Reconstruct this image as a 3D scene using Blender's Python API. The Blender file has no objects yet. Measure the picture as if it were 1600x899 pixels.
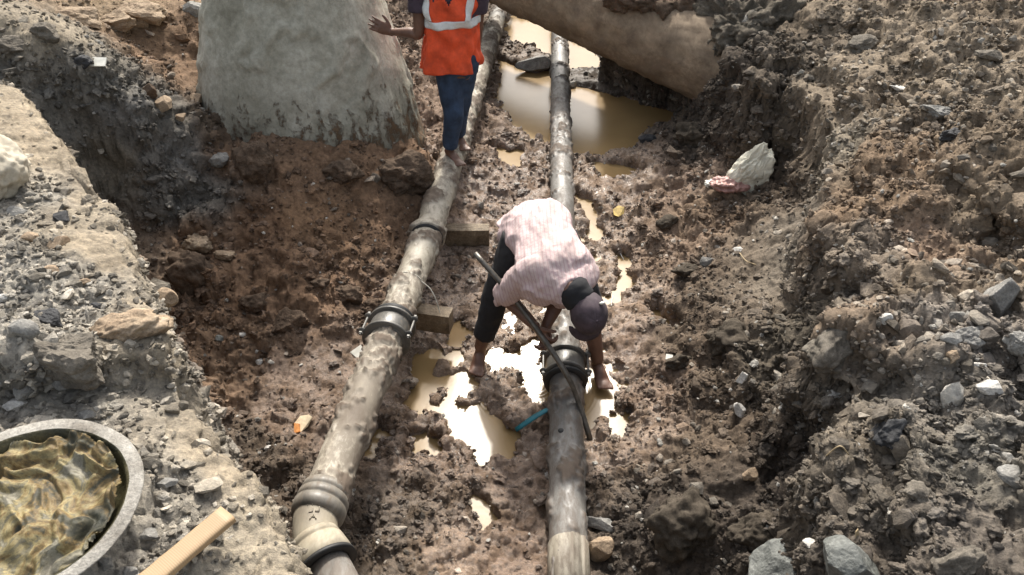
import bpy, bmesh, math, random
import numpy as np
from mathutils import Vector, Matrix

# ------------------------------------------------------------------ camera, world, sun, exposure
sc = bpy.context.scene
R = math.radians
H = 3.07; PITCH = R(37.7); F = 1200.0
S_, C_ = math.sin(PITCH), math.cos(PITCH)
cam_d = bpy.data.cameras.new("camera"); cam = bpy.data.objects.new("camera", cam_d)
sc.collection.objects.link(cam); sc.camera = cam
cam.location = (0, 0, H); cam.rotation_euler = (R(90) - PITCH, 0, 0)
cam_d.sensor_width = 36; cam_d.lens = 27.0; cam_d.clip_start = 0.05; cam_d.clip_end = 1000

SUN_EL, SUN_AZ = 46, 2
w = bpy.data.worlds.new("World"); sc.world = w; w.use_nodes = True
nt = w.node_tree; nt.nodes.clear()
sky = nt.nodes.new('ShaderNodeTexSky'); sky.sky_type = 'NISHITA'; sky.sun_disc = False
sky.sun_elevation = R(SUN_EL); sky.sun_rotation = R(SUN_AZ)
sky.air_density = 1.6; sky.dust_density = 6.0; sky.ozone_density = 1.0
bg = nt.nodes.new('ShaderNodeBackground'); bg.inputs[1].default_value = 0.15
wo = nt.nodes.new('ShaderNodeOutputWorld')
hs = nt.nodes.new('ShaderNodeHueSaturation'); hs.inputs['Saturation'].default_value = .45   # milky haze
nt.links.new(sky.outputs[0], hs.inputs['Color']); nt.links.new(hs.outputs[0], bg.inputs[0]); nt.links.new(bg.outputs[0], wo.inputs[0])
sd = bpy.data.lights.new("sun", 'SUN'); sd.energy = 3.0; sd.angle = R(3.5); sd.color = (1.0, 0.95, 0.86)
so = bpy.data.objects.new("sun", sd); sc.collection.objects.link(so)
sdir = Vector((math.sin(R(SUN_AZ)) * math.cos(R(SUN_EL)), math.cos(R(SUN_AZ)) * math.cos(R(SUN_EL)), math.sin(R(SUN_EL))))
so.rotation_euler = (-sdir).to_track_quat('-Z', 'Y').to_euler(); so.location = (3, 10, 12)
sc.view_settings.view_transform = 'Standard'; sc.view_settings.look = 'None'
sc.view_settings.gamma = 1; sc.view_settings.exposure = 0.82
sc.cycles.max_bounces = 6

# ------------------------------------------------------------------ helpers
rng = np.random.default_rng(7); random.seed(7)
COL = sc.collection
def at(px, py, z):
    u = (px - 800) / F; v = (py - 449.5) / F
    t = (H - z) / (S_ + v * C_)
    return np.array((u * t, (C_ - v * S_) * t, z))

def hash3(ix, iy, iz, seed):
    h = (ix.astype(np.int64) * 374761393 + iy.astype(np.int64) * 668265263 + iz.astype(np.int64) * 2147483647 + seed * 144665) & 0xffffffff
    h = ((h ^ (h >> 13)) * 1274126177) & 0xffffffff
    h = ((h ^ (h >> 16)) * 2246822519) & 0xffffffff
    return ((h ^ (h >> 15)) & 0xffffff).astype(np.float32) / 16777215.0
def vnoise(P, scale, seed=0):
    Q = P / scale; I = np.floor(Q); f = (Q - I).astype(np.float32); f = f * f * (3 - 2 * f); I = I.astype(np.int64)
    out = 0
    for dx in (0, 1):
        wx = f[:, 0] if dx else 1 - f[:, 0]
        for dy in (0, 1):
            wy = f[:, 1] if dy else 1 - f[:, 1]
            for dz in (0, 1):
                wz = f[:, 2] if dz else 1 - f[:, 2]
                out = out + wx * wy * wz * hash3(I[:, 0] + dx, I[:, 1] + dy, I[:, 2] + dz, seed)
    return out * 2 - 1
def fbm(P, scale, octs=4, seed=0, gain=.5):
    a = 1; o = 0; n = 0
    for k in range(octs):
        o = o + a * vnoise(P, scale / 2 ** k, seed + k * 17); n += a; a *= gain
    return o / n
def worley(P, scale, seed=0):
    """distance to the nearest feature point (8 nearest cells) and a random value of that cell"""
    Q = P / scale - 0.5; I = np.floor(Q).astype(np.int64); best = np.full(len(P), 9., np.float32); val = np.zeros(len(P), np.float32)
    for dx in (0, 1):
        for dy in (0, 1):
            for dz in (0, 1):
                cx, cy, cz = I[:, 0] + dx, I[:, 1] + dy, I[:, 2] + dz
                a = hash3(cx, cy, cz, seed) * .8 + .1 + cx; b = hash3(cx, cy, cz, seed + 5) * .8 + .1 + cy; c = hash3(cx, cy, cz, seed + 9) * .8 + .1 + cz
                q = P / scale
                d = (q[:, 0] - a) ** 2 + (q[:, 1] - b) ** 2 + (q[:, 2] - c) ** 2
                d = d.astype(np.float32); m = d < best
                best = np.where(m, d, best); val = np.where(m, hash3(cx, cy, cz, seed + 21), val)
    return np.sqrt(best), val
def sstep(a, b, x):
    t = np.clip((x - a) / (b - a), 0, 1); return t * t * (3 - 2 * t)
def sdf_poly(X, Y, poly):
    d = np.full(X.shape, 1e9); ins = np.zeros(X.shape, bool); n = len(poly)
    for i in range(n):
        x0, y0 = poly[i][:2]; x1, y1 = poly[(i + 1) % n][:2]
        ex, ey = x1 - x0, y1 - y0; L = ex * ex + ey * ey + 1e-12
        t = np.clip(((X - x0) * ex + (Y - y0) * ey) / L, 0, 1)
        d = np.minimum(d, (X - x0 - t * ex) ** 2 + (Y - y0 - t * ey) ** 2)
        if y0 != y1:
            c = ((y0 > Y) != (y1 > Y)) & (X < ex * (Y - y0) / ey + x0); ins ^= c
    d = np.sqrt(d); return np.where(ins, d, -d)      # positive inside

# ------------------------------------------------------------------ materials
def mat(name):
    m = bpy.data.materials.new(name); m.use_nodes = True; t = m.node_tree
    b = t.nodes['Principled BSDF']; return m, t, b
def nd(t, typ, **k):
    n = t.nodes.new(typ)
    for a, v in k.items():
        if a.startswith('i_'):
            key = a[2:]; key = int(key) if key.isdigit() else key
            n.inputs[key].default_value = v
        else: setattr(n, a, v)
    return n
def ramp(t, fac, stops):
    r = nd(t, 'ShaderNodeValToRGB'); e = r.color_ramp.elements
    while len(e) < len(stops): e.new(0.5)
    for el, (p, c) in zip(e, stops): el.position = p; el.color = (*c, 1) if len(c) == 3 else c
    t.links.new(fac, r.inputs[0]); return r.outputs[0]
def noise(t, scale, detail=6, rough=.6, coord=None, dist=0):
    n = nd(t, 'ShaderNodeTexNoise'); n.inputs['Scale'].default_value = scale; n.inputs['Detail'].default_value = detail
    n.inputs['Roughness'].default_value = rough; n.inputs['Distortion'].default_value = dist
    if coord is not None: t.links.new(coord, n.inputs['Vector'])
    return n.outputs['Fac']
def mixc(t, fac, a, b, mode='MIX'):
    n = nd(t, 'ShaderNodeMix', data_type='RGBA', blend_type=mode)
    for s, v in ((n.inputs[0], fac), (n.inputs[6], a), (n.inputs[7], b)):
        if hasattr(v, 'links'): t.links.new(v, s)
        elif isinstance(v, (int, float)): s.default_value = v
        else: s.default_value = (*v, 1)
    return n.outputs[2]
def bump(t, b, h, strength=.5, dist=.01):
    n = nd(t, 'ShaderNodeBump'); n.inputs['Strength'].default_value = strength; n.inputs['Distance'].default_value = dist
    t.links.new(h, n.inputs['Height']); t.links.new(n.outputs[0], b.inputs['Normal']); return n
def mth(t, op, a, b=0.5, clamp=False):
    n = nd(t, 'ShaderNodeMath', operation=op, use_clamp=clamp)
    for i, v in enumerate((a, b)):
        if hasattr(v, 'links'): t.links.new(v, n.inputs[i])
        else: n.inputs[i].default_value = v
    return n.outputs[0]

def soil_mat(name, attr_type='GEOMETRY', rough_lo=.21):
    m, t, b = mat(name)
    co = nd(t, 'ShaderNodeTexCoord' if attr_type == 'GEOMETRY' else 'ShaderNodeNewGeometry')
    P = nd(t, 'ShaderNodeNewGeometry').outputs['Position']
    ca = nd(t, 'ShaderNodeAttribute', attribute_name='col', attribute_type=attr_type)
    wa = nd(t, 'ShaderNodeAttribute', attribute_name='wet', attribute_type=attr_type)
    n1 = noise(t, 9, 8, .65, P); n2 = noise(t, 60, 5, .7, P); n3 = noise(t, 260, 3, .7, P)
    v1 = ramp(t, n1, [(.3, (.62, .60, .58)), (.5, (1, 1, 1)), (.72, (1.35, 1.33, 1.3))])
    v2 = ramp(t, n2, [(.3, (.62, .62, .64)), (.55, (1.05, 1.05, 1.05)), (.75, (1.55, 1.5, 1.45))])
    c = mixc(t, 1, ca.outputs['Color'], v1, 'MULTIPLY'); c = mixc(t, 1, c, v2, 'MULTIPLY')
    t.links.new(c, b.inputs['Base Color'])
    wn = ramp(t, n1, [(.42, (0, 0, 0)), (.55, (1, 1, 1))])
    wf = mth(t, 'MULTIPLY', wa.outputs['Fac'], wn)
    rr = nd(t, 'ShaderNodeMapRange'); t.links.new(wf, rr.inputs[0]); rr.inputs[3].default_value = .95; rr.inputs[4].default_value = rough_lo
    t.links.new(rr.outputs[0], b.inputs['Roughness'])
    sp = nd(t, 'ShaderNodeMapRange'); t.links.new(wf, sp.inputs[0]); sp.inputs[3].default_value = .2; sp.inputs[4].default_value = .75
    t.links.new(sp.outputs[0], b.inputs['Specular IOR Level'])
    h = mth(t, 'ADD', mth(t, 'MULTIPLY', n2, 1.0), mth(t, 'MULTIPLY', n3, .35))
    bump(t, b, h, .9, .012)
    return m
M_soil = soil_mat('soil'); M_clod = soil_mat('clod', 'INSTANCER')

def rock_mat(name, c0, c1, c2=None, scale=14, rough=.85, spec=.3, bumpd=.006):
    m, t, b = mat(name); P = nd(t, 'ShaderNodeTexCoord').outputs['Object']
    n = noise(t, scale, 8, .65, P, .4); n2 = noise(t, scale * 9, 5, .7, P)
    st = [(.32, c0), (.62, c1)] + ([(.75, c2)] if c2 else [])
    c = ramp(t, n, st); c = mixc(t, 1, c, ramp(t, n2, [(.3, (.65, .65, .65)), (.7, (1.35, 1.35, 1.35))]), 'MULTIPLY')
    t.links.new(c, b.inputs['Base Color']); b.inputs['Roughness'].default_value = rough; b.inputs['Specular IOR Level'].default_value = spec
    bump(t, b, mth(t, 'ADD', n2, n), .8, bumpd); return m
M_rgrey = rock_mat('grey_stone', (.13, .125, .115), (.27, .26, .24), (.38, .36, .33))
M_rpale = rock_mat('pale_stone', (.33, .31, .28), (.6, .58, .54), (.72, .7, .66))
M_rblue = rock_mat('blue_grey_stone', (.085, .09, .083), (.165, .17, .158), (.46, .46, .43), scale=8, rough=.6)
M_rtan = rock_mat('tan_stone', (.2, .14, .09), (.34, .26, .18), (.42, .34, .26))
M_rdark = rock_mat('tar_lump', (.02, .02, .022), (.06, .06, .062), (.11, .11, .11), scale=22, rough=.7)
M_rbrown = rock_mat('brown_clod', (.05, .036, .026), (.125, .088, .062), (.18, .135, .10), scale=16, rough=.95, spec=.15)
M_rmud = rock_mat('grey_brown_clod', (.08, .07, .058), (.175, .155, .128), (.26, .23, .19), scale=16, rough=.95, spec=.15)

M_rdk = rock_mat('dark_clod', (.035, .029, .022), (.085, .07, .054), (.135, .112, .088), scale=18, rough=.95, spec=.15)
def pipe_mat(name, cbase, cmud, cdark, rough=.45, metal=.0, muddy=.5):
    m, t, b = mat(name); P = nd(t, 'ShaderNodeTexCoord').outputs['Object']
    mp = nd(t, 'ShaderNodeMapping'); mp.inputs['Scale'].default_value = (1, .45, 1); t.links.new(P, mp.inputs[0]); P2 = mp.outputs[0]
    uvs = nd(t, 'ShaderNodeSeparateXYZ'); t.links.new(nd(t, 'ShaderNodeUVMap').outputs[0], uvs.inputs[0])
    n = noise(t, 7, 9, .68, P2, .3); n2 = noise(t, 38, 6, .7, P2, .3); n3 = noise(t, 3.2, 5, .6, P2)
    c = ramp(t, n, [(.34, cdark), (.5, cbase), (.66, tuple(x * 1.4 for x in cbase))])
    mf = ramp(t, mth(t, 'ADD', mth(t, 'MULTIPLY', n2, .5), mth(t, 'MULTIPLY', n3, .5)), [(muddy - .05, (1, 1, 1)), (muddy + .04, (0, 0, 0))])
    mf = mth(t, 'MAXIMUM', mth(t, 'MULTIPLY', mf, .55), uvs.outputs[0])
    wet_shade_c = uvs.outputs[1]; c = mixc(t, mth(t, 'MULTIPLY', wet_shade_c, .8), c, (.028, .027, .026))  # wetness by the coupling and painted shade at far ends share this mask
    c = mixc(t, mf, c, mixc(t, n2, cmud, tuple(x * 1.7 for x in cmud)))
    t.links.new(c, b.inputs['Base Color'])
    rr = nd(t, 'ShaderNodeMapRange'); t.links.new(mf, rr.inputs[0]); rr.inputs[3].default_value = rough; rr.inputs[4].default_value = .9
    t.links.new(rr.outputs[0], b.inputs['Roughness']); b.inputs['Metallic'].default_value = metal
    bump(t, b, mth(t, 'ADD', mth(t, 'MULTIPLY', mf, .35), mth(t, 'MULTIPLY', n2, .6)), .6, .005); return m
M_pipeL = pipe_mat('muddy_iron_pipe', (.30, .27, .215), (.062, .043, .03), (.15, .125, .095), .55, 0, .5)
M_pipeR = pipe_mat('grey_iron_pipe', (.18, .172, .158), (.072, .052, .037), (.07, .066, .06), .42, 0, .5)
M_coup = pipe_mat('black_coupling', (.09, .085, .075), (.16, .125, .09), (.025, .025, .025), .38, .0, .4)
M_bend = pipe_mat('tan_bend', (.3, .265, .2), (.2, .165, .115), (.17, .145, .11), .65, 0, .47)
M_collar = pipe_mat('muddy_collar', (.17, .155, .13), (.10, .075, .052), (.07, .065, .057), .45, .0, .47)
M_conc = pipe_mat('concrete_plaster', (.27, .262, .22), (.16, .115, .075), (.15, .145, .122), .9, 0, .40)
M_bigp = pipe_mat('earth_stained_concrete', (.185, .14, .095), (.085, .06, .04), (.12, .088, .06), .92, 0, .5)
def plaster_mat():
    m, t, b = mat('cement_plaster'); P = nd(t, 'ShaderNodeTexCoord').outputs['Object']; s = nd(t, 'ShaderNodeSeparateXYZ'); t.links.new(P, s.inputs[0])
    n = noise(t, 2.6, 10, .68, P, .25); n2 = noise(t, 26, 7, .72, P); mp = nd(t, 'ShaderNodeMapping'); mp.inputs['Scale'].default_value = (3, 3, 1.3); t.links.new(P, mp.inputs[0]); n3 = noise(t, 5, 8, .7, mp.outputs[0], .2)
    c = ramp(t, n, [(.32, (.19, .18, .142)), (.46, (.29, .278, .228)), (.58, (.37, .355, .30)), (.72, (.47, .45, .39))])
    c = mixc(t, 1, c, ramp(t, n2, [(.3, (.72, .72, .7)), (.7, (1.25, 1.25, 1.25))]), 'MULTIPLY')
    hz = nd(t, 'ShaderNodeMapRange'); t.links.new(s.outputs[2], hz.inputs[0]); hz.inputs[1].default_value = .45; hz.inputs[2].default_value = 1.35; hz.inputs[3].default_value = .17; hz.inputs[4].default_value = -.08
    mf = ramp(t, mth(t, 'ADD', mth(t, 'ADD', mth(t, 'MULTIPLY', n3, .6), mth(t, 'MULTIPLY', n2, .4)), hz.outputs[0]), [(.58, (0, 0, 0)), (.66, (1, 1, 1))])
    c = mixc(t, mf, c, (.13, .088, .055)); t.links.new(c, b.inputs['Base Color']); b.inputs['Roughness'].default_value = .92; b.inputs['Specular IOR Level'].default_value = .2
    bump(t, b, mth(t, 'ADD', mth(t, 'MULTIPLY', n2, .5), mth(t, 'ADD', n3, mf)), .8, .012); return m
def plain(name, c, rough=.7, metal=0, n_scale=30, var=.3, bd=.002, spec=.5):
    m, t, b = mat(name); P = nd(t, 'ShaderNodeTexCoord').outputs['Object']
    n = noise(t, n_scale, 6, .65, P)
    k = ramp(t, n, [(.3, (1 - var,) * 3), (.7, (1 + var,) * 3)])
    t.links.new(mixc(t, 1, c, k, 'MULTIPLY'), b.inputs['Base Color']); b.inputs['Roughness'].default_value = rough
    b.inputs['Metallic'].default_value = metal; b.inputs['Specular IOR Level'].default_value = spec
    if bd: bump(t, b, n, .6, bd)
    return m
M_rubber = plain('rubber', (.012, .012, .012), .6)
M_steel = plain('dull_steel', (.13, .125, .115), .5, .3)
M_bar = plain('iron_bar', (.12, .11, .095), .4, .5, 40, .4)
M_skin = plain('skin', (.13, .065, .042), .5, 0, 25, .2, .001)
M_skin_mud = plain('muddy_foot_skin', (.26, .14, .10), .55, 0, 25, .35, .001)
M_jeans = plain('denim', (.025, .045, .085), .9, 0, 12, .5, .002)
M_black = plain('dark_cloth', (.012, .012, .014), .9, 0, 30, .3, .002)
M_tee = plain('dark_plum_cloth', (.05, .035, .05), .9, 0, 40, .25, .002)
M_cap = plain('cap_cloth', (.05, .035, .042), .8, 0, 18, .5, .002)
M_vest = plain('orange_mesh_cloth', (.66, .075, .02), .8, 0, 9, .35, .018)
M_refl = plain('reflective_tape', (.62, .63, .62), .4, 0, 60, .12, .0008)
M_wood = rock_mat('wet_plank', (.06, .042, .026), (.19, .145, .095), (.3, .24, .17), scale=9, rough=.6)
M_teal = plain('teal_plastic', (.0, .11, .14), .4, 0, 20, .3)
M_white = plain('white_plastic', (.7, .68, .6), .5, 0, 20, .2)
M_wire = plain('pale_wire', (.55, .52, .44), .5)
M_leaf = plain('yellow_leaf', (.5, .36, .12), .6, 0, 40, .4)
M_peel = plain('orange_scrap', (.65, .27, .08), .5, 0, 30, .5)
M_cream = plain('cream_scrap', (.75, .62, .42), .5, 0, 30, .3)
M_twig = plain('twig', (.35, .27, .16), .8)
M_red = plain('faded_red_plastic', (.36, .2, .17), .5)

def shirt_mat():
    m, t, b = mat('pink_check_shirt')
    uv = nd(t, 'ShaderNodeUVMap'); sep = nd(t, 'ShaderNodeSeparateXYZ'); t.links.new(uv.outputs[0], sep.inputs[0])
    P = nd(t, 'ShaderNodeTexCoord').outputs['Object']
    def lines(o, per, wd):
        f = mth(t, 'FRACT', mth(t, 'DIVIDE', o, per), 0); return mth(t, 'LESS_THAN', f, wd)
    sp = nd(t, 'ShaderNodeSeparateXYZ'); t.links.new(P, sp.inputs[0])
    l1 = lines(mth(t, 'ADD', sp.outputs[0], mth(t, 'MULTIPLY', sp.outputs[2], .25)), .019, .25); l2 = lines(mth(t, 'SUBTRACT', sp.outputs[1], mth(t, 'MULTIPLY', sp.outputs[2], .6)), .019, .25)
    c = mixc(t, mth(t, 'MULTIPLY', l1, .55), (.52, .41, .395), (.37, .23, .23)); c = mixc(t, mth(t, 'MULTIPLY', l2, .5), c, (.42, .28, .30))
    n = noise(t, 8, 6, .6, P)
    c = mixc(t, ramp(t, n, [(.5, (0, 0, 0)), (.72, (.6, .6, .6))]), c, (.36, .28, .25))
    t.links.new(c, b.inputs['Base Color']); b.inputs['Roughness'].default_value = .85
    bump(t, b, noise(t, 22, 5, .6, P, .5), .5, .01); return m
M_shirt = shirt_mat()
def water_mat():
    m, t, b = mat('muddy_water'); P = nd(t, 'ShaderNodeNewGeometry').outputs['Position']
    n = noise(t, 2.2, 4, .5, P)
    t.links.new(ramp(t, n, [(.3, (.205, .135, .060)), (.7, (.265, .18, .085))]), b.inputs['Base Color'])
    b.inputs['Roughness'].default_value = .23; b.inputs['IOR'].default_value = 1.35; b.inputs['Specular IOR Level'].default_value = .5
    r = nd(t, 'ShaderNodeTexWave', wave_type='RINGS', rings_direction='SPHERICAL'); mp = nd(t, 'ShaderNodeMapping')
    rc = at(835, 598, 0); mp.inputs['Location'].default_value = (-rc[0], -rc[1], 0); t.links.new(P, mp.inputs[0]); t.links.new(mp.outputs[0], r.inputs[0])
    r.inputs['Scale'].default_value = 14; r.inputs['Distortion'].default_value = .6
    ln = nd(t, 'ShaderNodeVectorMath', operation='LENGTH'); t.links.new(mp.outputs[0], ln.inputs[0])
    fall = nd(t, 'ShaderNodeMapRange'); t.links.new(ln.outputs['Value'], fall.inputs[0]); fall.inputs[1].default_value = .05; fall.inputs[2].default_value = .4; fall.inputs[3].default_value = 1; fall.inputs[4].default_value = 0
    h = mth(t, 'ADD', mth(t, 'MULTIPLY', mth(t, 'MULTIPLY', r.outputs['Fac'], fall.outputs[0]), .6), mth(t, 'MULTIPLY', noise(t, 14, 3, .5, P), .25))
    bump(t, b, h, .5, .004); return m
M_water = water_mat()

# ------------------------------------------------------------------ object helpers
def tag(o, label=None, cat=None, group=None, kind=None):
    if label: o['label'] = label
    if cat: o['category'] = cat
    if group: o['group'] = group
    if kind: o['kind'] = kind
    return o
def empty(name, loc, label, cat, group=None):
    o = bpy.data.objects.new(name, None); COL.objects.link(o); o.location = loc; o.empty_display_size = .1
    return tag(o, label, cat, group)
def put(me, name, m, parent=None, smooth=True):
    o = bpy.data.objects.new(name, me); COL.objects.link(o)
    if m: me.materials.append(m)
    if smooth is not None:
        me.polygons.foreach_set('use_smooth', [smooth] * len(me.polygons))
    if parent is not None:
        o.parent = parent; o.matrix_parent_inverse = Matrix.Translation(-Vector(parent.location))
    return o
def mesh(name, V, Fc, uv=None):
    me = bpy.data.meshes.new(name); me.from_pydata([tuple(map(float, v)) for v in V], [], Fc)
    if uv is not None:
        l = me.uv_layers.new(name='UVMap'); idx = np.zeros(len(me.loops), np.int32); me.loops.foreach_get('vertex_index', idx)
        l.data.foreach_set('uv', np.asarray(uv, np.float32)[idx].ravel())
    me.update(); return me
class MB:
    def __init__(s): s.V = []; s.F = []; s.U = []
    def add(s, V, Fc, U=None):
        o = len(s.V); s.V += [tuple(map(float, v)) for v in V]; s.F += [tuple(i + o for i in f) for f in Fc]; s.U += list(U) if U is not None else [(0, 0)] * len(V)
    def out(s, name, m, parent=None, smooth=True): return put(mesh(name, s.V, s.F, s.U), name, m, parent, smooth)
    def box(s, c, size, rot=None, jit=0):
        R3 = rot or Matrix.Identity(3); V = []
        for x in (-.5, .5):
            for y in (-.5, .5):
                for z in (-.5, .5):
                    p = R3 @ Vector((x * size[0], y * size[1], z * size[2])) + Vector(c); V.append(p + Vector([random.uniform(-jit, jit) for _ in range(3)]))
        s.add(V, [(0, 1, 3, 2), (4, 6, 7, 5), (0, 4, 5, 1), (2, 3, 7, 6), (0, 2, 6, 4), (1, 5, 7, 3)])
def cr(pts, n):
    """Catmull-Rom through rows of numbers"""
    P = np.array(pts, float); P = np.vstack([2 * P[0] - P[1], P, 2 * P[-1] - P[-2]]); out = []
    for i in range(1, len(P) - 2):
        for k in range(n):
            t = k / n; a, b, c, d = P[i - 1], P[i], P[i + 1], P[i + 2]
            out.append(.5 * ((2 * b) + (c - a) * t + (2 * a - 5 * b + 4 * c - d) * t * t + (3 * b - a - 3 * c + d) * t ** 3))
    out.append(P[-2]); return np.array(out)
def loft(mb, path, seg=24, sub=4, up=(0, 0, 1), cap=True, amp=0, fold=.08, seed=0, power=2.0, round_ends=False):
    """tube through rows (x,y,z,rx,ry): rx across, ry along 'up'"""
    P = cr(path, sub) if sub > 1 else np.array(path, float); n = len(P)
    T = np.gradient(P[:, :3], axis=0); T /= np.linalg.norm(T, axis=1)[:, None] + 1e-9
    up = np.array(up, float); V = []; U = []; s = 0
    for i in range(n):
        t = T[i]; r = np.cross(t, up); r /= np.linalg.norm(r) + 1e-9; u2 = np.cross(r, t)
        if i: s += np.linalg.norm(P[i, :3] - P[i - 1, :3])
        rx, ry = max(P[i, 3], .0008), max(P[i, 4], .0008)
        for k in range(seg):
            a = 2 * math.pi * k / seg; ca, sa = math.cos(a), math.sin(a)
            ca = math.copysign(abs(ca) ** (2 / power), ca); sa = math.copysign(abs(sa) ** (2 / power), sa)
            V.append(P[i, :3] + r * rx * ca + u2 * ry * sa); U.append((a * (P[i, 3] + P[i, 4]) / 2, s))
    V = np.array(V)
    if amp:
        cen = np.repeat(P[:, :3], seg, 0); N = V - cen; N /= np.linalg.norm(N, axis=1)[:, None] + 1e-9
        V = V + N * (amp * fbm(V + 11.3, fold, 3, seed))[:, None]
    Fc = [(i * seg + k, i * seg + (k + 1) % seg, (i + 1) * seg + (k + 1) % seg, (i + 1) * seg + k) for i in range(n - 1) for k in range(seg)]
    V = list(V)
    if cap:
        V.append(P[0, :3]); U.append((0, 0)); a = len(V) - 1; V.append(P[-1, :3]); U.append((0, s)); b = len(V) - 1
        Fc += [(a, (k + 1) % seg, k) for k in range(seg)] + [(b, (n - 1) * seg + k, (n - 1) * seg + (k + 1) % seg) for k in range(seg)]
    mb.add(V, Fc, U)
def tube(mb, pts, r, seg=12, sub=4):
    up = (0, 0, 1); d = np.array(pts[-1]) - np.array(pts[0])
    if abs(d[2]) > .9 * np.linalg.norm(d): up = (0, 1, 0)
    loft(mb, [(*p, r, r) for p in pts], seg, sub if len(pts) > 2 else 1, up)
def ball(mb, c, r, seg=16, rings=10, rot=None):
    r = (r, r, r) if isinstance(r, (int, float)) else r; V = []; R3 = rot or Matrix.Identity(3)
    for i in range(rings + 1):
        th = math.pi * i / rings
        for k in range(seg):
            a = 2 * math.pi * k / seg
            V.append(R3 @ Vector((r[0] * math.sin(th) * math.cos(a), r[1] * math.sin(th) * math.sin(a), r[2] * math.cos(th))) + Vector(c))
    mb.add(V, [(i * seg + k, (i + 1) * seg + k, (i + 1) * seg + (k + 1) % seg, i * seg + (k + 1) % seg) for i in range(rings) for k in range(seg)])
def remeshed(mb, name, m, parent, voxel, smooth_it=2, disp=None):
    me = mesh(name, mb.V, mb.F); o = bpy.data.objects.new(name, me); COL.objects.link(o)
    md = o.modifiers.new('r', 'REMESH'); md.mode = 'VOXEL'; md.voxel_size = voxel
    ms = o.modifiers.new('s', 'SMOOTH'); ms.iterations = smooth_it; ms.factor = .5
    dg = bpy.context.evaluated_depsgraph_get(); new = bpy.data.meshes.new_from_object(o.evaluated_get(dg))
    bpy.data.objects.remove(o); new.name = name
    if disp: disp(new)
    return put(new, name, m, parent)
def revolve(mb, prof, A, B, seg=40, noise_amp=0, caps=False, mud=0, wet_shade_f=None, uvlen=False):
    """profile rows (distance along A->B, radius) swept round the axis A->B"""
    A = np.array(A, float); B = np.array(B, float); t = (B - A) / np.linalg.norm(B - A)
    r = np.cross(t, (0, 0, 1.)); r = r / np.linalg.norm(r) if np.linalg.norm(r) > .05 else np.array((1., 0, 0)); u = np.cross(r, t)
    V = []; U = []
    for s, rad in prof:
        for k in range(seg):
            a = 2 * math.pi * k / seg; V.append(A + t * s + (r * math.cos(a) + u * math.sin(a)) * rad); U.append((a * .1, s) if uvlen else (0, 0))
    V = np.array(V)
    if noise_amp:
        cen = A + np.outer((V - A) @ t, t); N = V - cen; N /= np.linalg.norm(N, axis=1)[:, None] + 1e-9
        V = V + N * (noise_amp * fbm(V + 5, .12, 5, 3, .6))[:, None]
    if mud:
        cen = A + np.outer((V - A) @ t, t); N = V - cen; N /= np.linalg.norm(N, axis=1)[:, None] + 1e-9
        q = sstep(.02, .26, fbm(V + 3.1, .16, 5, 91, .6) + .25 * fbm(V, .02, 3, 93) + (mud - .5)) ; V = V + N * (q * (.004 + .011 * (1 + 1.3 * fbm(V, .024, 4, 95, .65))))[:, None]
        sv = (V - A) @ t; wv = wet_shade_f(sv) if wet_shade_f else np.zeros(len(V)); U = list(zip((q * .9).tolist(), np.asarray(wv).tolist()))
    n = len(prof)
    Fc = [(i * seg + k, (i + 1) * seg + k, (i + 1) * seg + (k + 1) % seg, i * seg + (k + 1) % seg) for i in range(n - 1) for k in range(seg)]
    if caps: Fc += [tuple(range(seg)), tuple(reversed(range((n - 1) * seg, n * seg)))]
    mb.add(V, Fc, U)

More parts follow.
